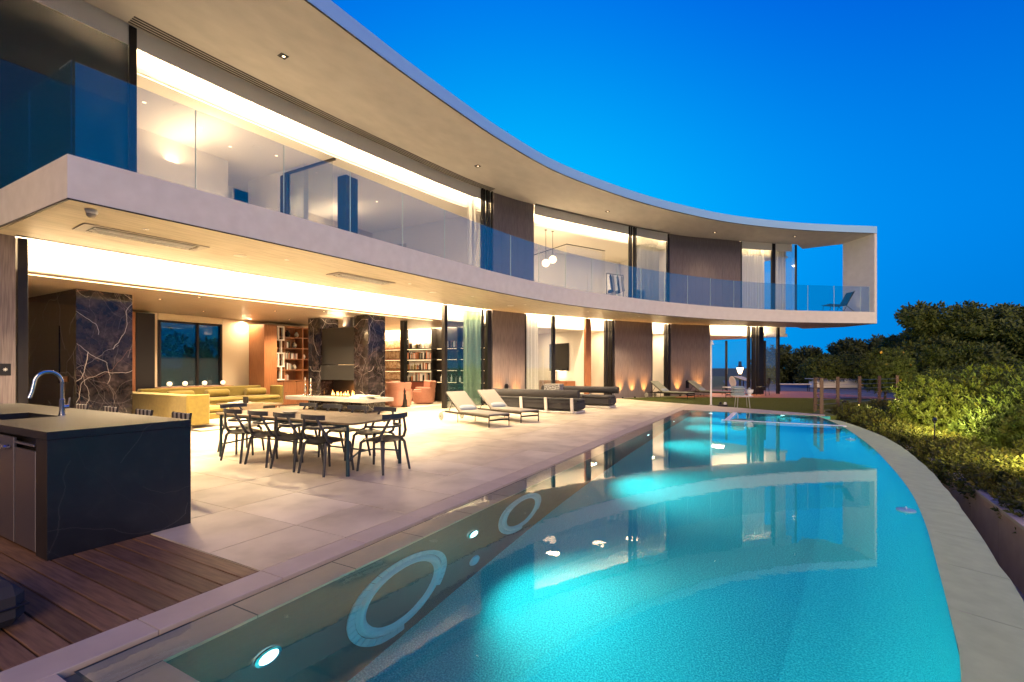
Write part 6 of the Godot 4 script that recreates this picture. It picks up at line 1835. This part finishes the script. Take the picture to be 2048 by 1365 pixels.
	obj("leg", shape().tube([Vector3(0, 0.84, 0), Vector3(0, 0.01, 0)], 0.03), M.bronze_frame, dk)
	obj("foot", shape().cbox(Vector3(0, 0.02, 0), Vector3(0.5, 0.03, 0.7), 0.006), M.bronze_frame, dk)
	var lp := thing("garden_lantern", "black post lantern with a lit shade beyond the corner room", "lantern", P(38.6, 2.7, 0))
	obj("post", shape().tube([Vector3(0, 0, 0), Vector3(0, 1.0, 0)], 0.09, 0.07), M.black_metal, lp)
	obj("shade", shape().lathe([Vector2(0.1, 1.0), Vector2(0.24, 1.45), Vector2(0, 1.46)], Vector3.ZERO, 14), M.bulb, lp)
	obj("cap", shape().lathe([Vector2(0.26, 1.46), Vector2(0.12, 1.6), Vector2(0.1, 1.9), Vector2(0, 1.92)], Vector3.ZERO, 14), M.black_metal, lp)
	omni(P(38.6, 2.7, 1.25), 0.5, WARM, 0.1, lp)
	var bn := thing("garden_bench", "low pale bench beyond the end column", "bench", P(34.2, -0.6, 0), yaw(0.4, -0.9))
	obj("seat", shape().cbox(Vector3(0, 0.45, 0), Vector3(1.9, 0.05, 0.42), 0.01), M.frame_white, bn)
	for x in [-0.85, 0.85]:
		obj("leg", shape().tube([Vector3(x, 0.44, 0.1), Vector3(x, 0, 0.1)], 0.02), M.black_metal, bn)
		obj("leg", shape().tube([Vector3(x, 0.44, -0.1), Vector3(x, 0, -0.1)], 0.02), M.black_metal, bn)

# ---------- plants ----------
func leaf_mesh(n: int, long: float, wide: float, spread: float, rise: float, seed_: int) -> ArrayMesh:
	# a sprig: N pointed leaves round a short stem, each folded along its rib
	var rng := RandomNumberGenerator.new()
	rng.seed = seed_
	var sh := shape()
	for i in n:
		var a := TAU * i * 0.382 + rng.randf_range(-0.3, 0.3)
		var h := rise * i / n
		var tilt := clampf(spread - 0.6 * spread * i / n + rng.randf_range(-0.2, 0.2), 0.1, 1.5)
		var out := Vector3(cos(a), 0, sin(a))
		var d := (out * sin(tilt) + Vector3.UP * cos(tilt)).normalized()
		var side := d.cross(Vector3.UP).normalized()
		var up := side.cross(d)
		var l := long * rng.randf_range(0.75, 1.15)
		var b := Vector3(0, h, 0)
		var m := b + d * l * 0.5 - up * l * 0.04
		var tip := b + d * l + Vector3(0, -l * 0.08, 0)
		var w := side * wide * 0.5
		var lift := up * wide * 0.18
		sh.tri(b, m + w + lift, tip)
		sh.tri(b, tip, m - w + lift)
	return sh.mesh()

func scatter(called: String, parent: Node3D, m: Mesh, material: Material, places: Array, tints: Array) -> MeshInstance3D:
	# one joined mesh of all the sprigs
	var src := m.surface_get_arrays(0)
	var v: PackedVector3Array = src[Mesh.ARRAY_VERTEX]
	var n: PackedVector3Array = src[Mesh.ARRAY_NORMAL]
	var V := PackedVector3Array()
	var N := PackedVector3Array()
	var C := PackedColorArray()
	var one := PackedColorArray()
	one.resize(v.size())
	for i in places.size():
		var t: Transform3D = places[i]
		V.append_array(t * v)
		N.append_array(Transform3D(t.basis.orthonormalized(), Vector3.ZERO) * n)
		one.fill(tints[i])
		C.append_array(one)
	var a := []
	a.resize(Mesh.ARRAY_MAX)
	a[Mesh.ARRAY_VERTEX] = V
	a[Mesh.ARRAY_NORMAL] = N
	a[Mesh.ARRAY_COLOR] = C
	var am := ArrayMesh.new()
	am.add_surface_from_arrays(Mesh.PRIMITIVE_TRIANGLES, a)
	return obj(called, am, material, parent)

func foliage(parent: Node3D, lobes: Array, count: int, m: Mesh, material: Material, size: float, seed_: int, upward := 0.6, vary := 0.35, warm := 0.15, shell := 0.55) -> void:
	# LOBES: [centre, radii]; sprigs fill the outer part of each lobe
	var rng := RandomNumberGenerator.new()
	rng.seed = seed_
	var places := []
	var tints := []
	var nz := noise(seed_ + 5, 0.9, 3)
	var total := 0.0
	for l in lobes:
		total += l[1].x * l[1].y + l[1].y * l[1].z + l[1].x * l[1].z
	for l in lobes:
		var r: Vector3 = l[1]
		var n := int(count * (r.x * r.y + r.y * r.z + r.x * r.z) / total)
		for i in n:
			var d := Vector3(rng.randfn(), rng.randfn(), rng.randfn()).normalized()
			var rough := 1.0 + 0.28 * nz.get_noise_3dv(l[0] + d * r)
			var k := pow(rng.randf_range(shell * shell, 1.0), 0.5) * rough
			var p: Vector3 = l[0] + d * r * k
			var up := (Vector3.UP * upward + d + Vector3(rng.randf_range(-1, 1), rng.randf_range(-0.6, 0.6), rng.randf_range(-1, 1)) * vary).normalized()
			var x := up.cross(Vector3(rng.randf() - 0.5, 0.3, rng.randf() - 0.5)).normalized()
			var s := size * rng.randf_range(0.7, 1.3)
			places.append(Transform3D(Basis(x, up, x.cross(up)).scaled(Vector3(s, s, s)), p))
			var g := rng.randf_range(0.7, 1.35)
			var w := rng.randf() * warm
			tints.append(Color(g * (1.0 + w), g, g * (1.0 - w * 0.5)))
	scatter("foliage", parent, m, material, places, tints)

func shrub(called: String, label: String, at: Vector3, lobes: Array, count: int, m: Mesh, material: Material, size: float, seed_: int, upward := 0.6, warm := 0.2, group := "") -> Node3D:
	var o := thing(called, label, "shrub", at, 0.0, group)
	var rng := RandomNumberGenerator.new()
	rng.seed = seed_ + 1
	var low := 0.0
	for l in lobes:
		low = minf(low, l[0].y - l[1].y)
		for k in 3:
			var q: Vector3 = l[0] + Vector3(rng.randf_range(-0.5, 0.5), 0.2, rng.randf_range(-0.5, 0.5)) * l[1]
			obj("stem", shape().tube([Vector3(l[0].x * 0.5, low - 0.1, l[0].z * 0.5), (q + Vector3(l[0].x * 0.5, low, l[0].z * 0.5)) * 0.5 + Vector3(0.03, 0, 0.02), q], 0.022, 0.006, 6), M.bark, o)
	foliage(o, lobes, count, m, material, size, seed_, upward, 0.35, warm)
	return o

func tree(label: String, at: Vector3, height: float, radius: float, count: int, m: Mesh, material: Material, size: float, seed_: int, flat := 0.6, group := "") -> void:
	var o := thing("tree", label, "tree", at, 0.0, group)
	var rng := RandomNumberGenerator.new()
	rng.seed = seed_
	var fork := height * 0.3
	var trunk := obj("trunk", shape().tube([Vector3.ZERO, Vector3(0.1, fork * 0.6, 0.05), Vector3(0.0, fork, 0.1)], 0.05 * height, 0.035 * height, 9), M.bark, o)
	var lobes := []
	var boughs := 11
	for i in boughs:
		var a := TAU * i / boughs + rng.randf_range(-0.3, 0.3)
		var rr := radius * (0.75 if i % 2 == 0 else 0.4) * rng.randf_range(0.8, 1.1)
		var y := height * (0.62 if i % 2 == 0 else 0.80) * rng.randf_range(0.9, 1.08)
		var e := Vector3(cos(a) * rr, y, sin(a) * rr)
		obj("limb", shape().tube([Vector3(0, fork * 0.95, 0.1), Vector3(e.x * 0.45, lerpf(fork, y, 0.6), e.z * 0.45), e], 0.02 * height, 0.004 * height, 6), M.bark, trunk)
		for k in 4:
			var c := e + Vector3(rng.randf_range(-0.32, 0.32) * radius, rng.randf_range(-0.14, 0.16) * height, rng.randf_range(-0.32, 0.32) * radius)
			var s := radius * rng.randf_range(0.14, 0.26)
			lobes.append([c, Vector3(s * 1.2, s * flat, s * 1.2)])
	foliage(o, lobes, count, m, material, size, seed_ + 2, 0.4, 0.6, 0.1, 0.2)
	o.get_node("foliage").name = "crown"

func make_plants() -> void:
	var sprig := leaf_mesh(9, 0.10, 0.032, 0.9, 0.07, 1)
	var small := leaf_mesh(7, 0.05, 0.022, 1.2, 0.05, 2)
	var clump := leaf_mesh(7, 0.22, 0.10, 1.4, 0.18, 3)
	var spray := leaf_mesh(8, 0.09, 0.035, 1.3, 0.1, 4)
	# yellow-green pittosporum beside the pool wall
	shrub("pittosporum_bush", "yellow-green bush with upright leaf tufts behind the pool outer wall", P(16.2, -3.7, -0.6), [[Vector3(-0.2, 0.75, 0.0), Vector3(1.3, 0.95, 1.1)], [Vector3(1.5, 0.85, 0.1), Vector3(1.2, 1.0, 1.0)], [Vector3(0.2, 0.95, 0.9), Vector3(1.1, 0.95, 0.9)], [Vector3(-1.0, 0.55, 0.7), Vector3(0.9, 0.85, 0.9)], [Vector3(2.4, 0.7, 0.9), Vector3(1.0, 0.9, 1.0)]], 5200, sprig, M.leaf_bush, 1.25, 21, 1.1, 0.25)
	shrub("broadleaf_bush", "broad-leaved bush beside the yellow-green one", P(13.6, -4.3, -0.8), [[Vector3(0, 0.7, 0), Vector3(1.3, 1.1, 1.0)], [Vector3(1.0, 0.85, 0.5), Vector3(1.1, 1.1, 1.0)], [Vector3(-0.9, 0.35, 0.3), Vector3(1.0, 0.8, 0.8)]], 3600, sprig, M.leaf_hedge, 1.3, 22, 1.0, 0.3)
	# low cover on the bank
	var k := 0
	for a in [[17.6, -2.2, 0.9, 0.55, "near the fence corner"], [18.9, -2.3, 0.9, 0.55, "under the fence cables"], [20.6, -3.2, 1.2, 0.6, "below the far fence posts"], [16.3, -2.45, 0.8, 0.42, "between fence and pool wall"], [14.9, -2.75, 0.9, 0.35, "in front of the yellow-green bush"], [13.3, -2.9, 0.9, 0.32, "along the middle of the pool wall"], [11.7, -3.0, 0.9, 0.30, "below the broad-leaved bush"], [10.2, -3.05, 0.9, 0.34, "against the pool wall capping"], [8.8, -3.05, 0.9, 0.40, "by the open end of the gutter"], [11.0, -4.2, 1.2, 0.55, "lower down the bank"], [9.2, -4.2, 1.2, 0.55, "at the bottom of the bank"], [7.4, -3.1, 1.0, 0.4, "past the end of the view"]]:
		shrub("ground_cover", "low small-leaved shrub %s" % a[4], P(a[0], a[1], -0.42 - 0.05 * absf(a[1] + 2.5)), [[Vector3(0, 0.12, 0), Vector3(a[2], a[3], 0.72)], [Vector3(0.45, 0.2, -0.25), Vector3(a[2] * 0.7, a[3] * 0.9, 0.6)]], 1900, small, M.leaf_cover, 1.5, 40 + k, 0.7, 0.35, "low shrubs on the bank")
		k += 1
	# clipped hedge
	shrub("clipped_hedge", "large rounded clipped hedge below the big tree", P(24.5, -7.6, -1.0), [[Vector3(0, 0.9, 0), Vector3(2.6, 1.75, 2.2)], [Vector3(-1.8, 0.7, 1.4), Vector3(2.4, 1.6, 2.0)], [Vector3(2.0, 0.6, -1.0), Vector3(2.2, 1.6, 2.0)]], 9000, spray, M.leaf_hedge, 1.5, 61, 0.3, 0.1)
	shrub("clipped_hedge", "rounded hedge between the clipped hedge and the bank", P(20.0, -7.4, -1.2), [[Vector3(0, 0.8, 0), Vector3(2.0, 1.5, 1.7)]], 3500, spray, M.leaf_hedge, 1.4, 62, 0.3, 0.1)
	shrub("background_shrub", "dull green shrub between lemon tree and clipped hedge", P(28.5, -7.2, -0.6), [[Vector3(0, 1.0, 0), Vector3(1.8, 1.1, 1.4)], [Vector3(1.4, 0.9, -0.6), Vector3(1.4, 1.0, 1.2)]], 3000, spray, M.leaf_citrus, 1.5, 63, 0.3, 0.2)
	# trees
	tree("big spreading tree with domed dark crown against the sky", P(39.6, -9.9, -3.4), 8.4, 4.3, 15000, clump, M.leaf_tree, 1.15, 71, 0.75)
	tree("smaller olive-green tree in front of the big domed tree", P(33.0, -7.6, -1.8), 4.4, 1.5, 3200, clump, M.leaf_citrus, 0.75, 72, 1.0)
	k = 0
	for a in [[52, -1.5, 5.2, 3.4, "dark tree on the horizon right behind the corner room glass"], [50, -6, 5.5, 3.6, "dark tree on the horizon behind the end column"], [52, -10, 5.2, 3.6, "dark tree on the horizon behind the planter bench"], [54, -14, 4.5, 3.6, "dark tree on the horizon between planter and lemon tree"], [52, -18, 4.2, 3.2, "dark tree on the horizon behind the lemon tree"], [47, 10.5, 5.6, 2.6, "dark tree seen through the glass corner room"]]:
		tree(a[4].replace("right behind", "just behind"), P(a[0], a[1], -2.2), a[2], a[3], 5200, clump, M.leaf_dark, 1.3, 80 + k, 0.8, "dark trees along the horizon")
		k += 1
	# lemon tree with fruit
	var lt := thing("lemon_tree", "lemon tree with yellow fruit behind the cable fence", "tree", P(26.3, -3.9, -0.4))
	obj("trunk", shape().tube([Vector3.ZERO, Vector3(0.05, 0.6, 0), Vector3(0, 1.2, 0.05)], 0.06, 0.04), M.bark, lt)
	var lobes := [[Vector3(0, 1.9, 0), Vector3(0.9, 0.8, 0.9)], [Vector3(0.5, 1.6, 0.4), Vector3(0.7, 0.7, 0.7)], [Vector3(-0.5, 1.5, -0.3), Vector3(0.7, 0.7, 0.7)]]
	foliage(lt, lobes, 2600, spray, M.leaf_citrus, 1.2, 91, 0.3, 0.5, 0.2, 0.2)
	var rng := RandomNumberGenerator.new()
	rng.seed = 9
	for i in 22:
		var d := Vector3(rng.randfn(), rng.randfn(), rng.randfn()).normalized()
		var l: Array = lobes[i % 3]
		obj("lemon", shape().lathe([Vector2(0, -0.06), Vector2(0.03, -0.05), Vector2(0.05, 0), Vector2(0.03, 0.05), Vector2(0, 0.06)], l[0] + d * l[1] * 1.0, 9), M.lemon, lt)
	# shrubs over the planter
	k = 0
	for a in [[41.0, -2.5, "round light-green shrub growing over the planter bench"], [41.9, -3.9, "round light-green shrub past the end of the planter bench"]]:
		shrub("planter_shrub", a[2], P(a[0], a[1], 0.5), [[Vector3(0, 0.7, 0), Vector3(1.5, 0.95, 1.3)], [Vector3(0.6, 1.0, 0.3), Vector3(0.9, 0.8, 0.9)]], 1700, clump, M.leaf_citrus, 0.8, 95 + k, 0.3, 0.15)
		k += 1
	# spike lights added to brighten the planting
	k = 0
	for a in [[12.4, -2.62, 3.5, 1.1, -1.1], [17.9, -1.6, -0.3, 0.6, -1.5], [20.2, -4.2, 2.5, 1.0, -2.2], [8.2, -2.62, 3.0, 0.9, -1.3]]:
		var o := thing("added_spotlight", ["spike light added at the foot of the yellow-green bush to brighten it", "spike light added by the fence corner to light the planting", "spike light added to brighten the clipped hedge", "spike light added low on the bank to brighten the shrubs"][k], "spotlight", P(a[0], a[1], 0.3))
		obj("spike", shape().tube([Vector3(0, -0.85, 0), Vector3(0, 0.1, 0)], 0.012), M.black_metal, o)
		obj("can", shape().tube([Vector3(0, 0.1, 0), Vector3(a[2], a[3], -a[4]).normalized() * 0.1 + Vector3(0, 0.1, 0)], 0.035, -1, 12), M.black_metal, o)
		spot(o.position + Vector3(0, 0.1, 0) + Vector3(a[2], a[3], -a[4]).normalized() * 0.13, Vector3(a[2], a[3], -a[4]), 58.0, [19.0, 8.0, 30.0, 13.0][k], Color(1.0, 0.92, 0.68), 0.1, o)
		k += 1
	# hedge and wall behind the house, seen through the living room window
	var bw := thing("garden_wall", "grey garden wall seen through the living room window", "wall", P(8.5, 21.5, 0))
	obj("wall", shape().cbox(Vector3(0, 0.9, 0), Vector3(14, 1.8, 0.3), 0.01), M.render_white, bw)
	obj("capping", shape().cbox(Vector3(0, 1.83, 0), Vector3(14.1, 0.06, 0.4), 0.01), M.coping_stone, bw)
	shrub("hedge_row", "dark hedge rising behind the grey garden wall", P(9.5, 23.2, 0), [[Vector3(-3, 1.4, 0), Vector3(2.6, 1.5, 1)], [Vector3(0.5, 1.5, 0), Vector3(2.8, 1.6, 1)], [Vector3(4, 1.4, 0), Vector3(2.6, 1.4, 1)]], 2500, clump, M.leaf_dark, 0.8, 99, 0.5, 0.1)
	# mown grass in front
	var blade := leaf_mesh(5, 0.045, 0.008, 0.5, 0.0, 6)
	var places := []
	var tints := []
	var region := PackedVector2Array([Vector2(17.9, -0.8), Vector2(19.05, 1.0), Vector2(19.9, 2.26), Vector2(21.15, 5.0), Vector2(22.4, 6.6), Vector2(24.3, 4.5), Vector2(25.1, 3.4), Vector2(27.1, -1.6), Vector2(24.0, -3.5), Vector2(19.5, -1.0)])
	rng.seed = 77
	while places.size() < 42000:
		var p := Vector2(rng.randf_range(17.8, 27.2), rng.randf_range(-3.6, 6.7))
		if not Geometry2D.is_point_in_polygon(p, region):
			continue
		var s := rng.randf_range(0.7, 1.3)
		places.append(Transform3D(Basis(Vector3.UP, rng.randf() * TAU).scaled(Vector3(s, s, s)), P(p.x, p.y, -0.022)))
		var g := rng.randf_range(0.7, 1.3)
		tints.append(Color(g, g, g * 0.9))
	var gr := scatter("grass", self, blade, M.grass_blade, places, tints)
	gr.set_meta("kind", "stuff")
	gr.set_meta("label", "short green lawn grass between the pool end and the house")
	gr.set_meta("category", "grass")
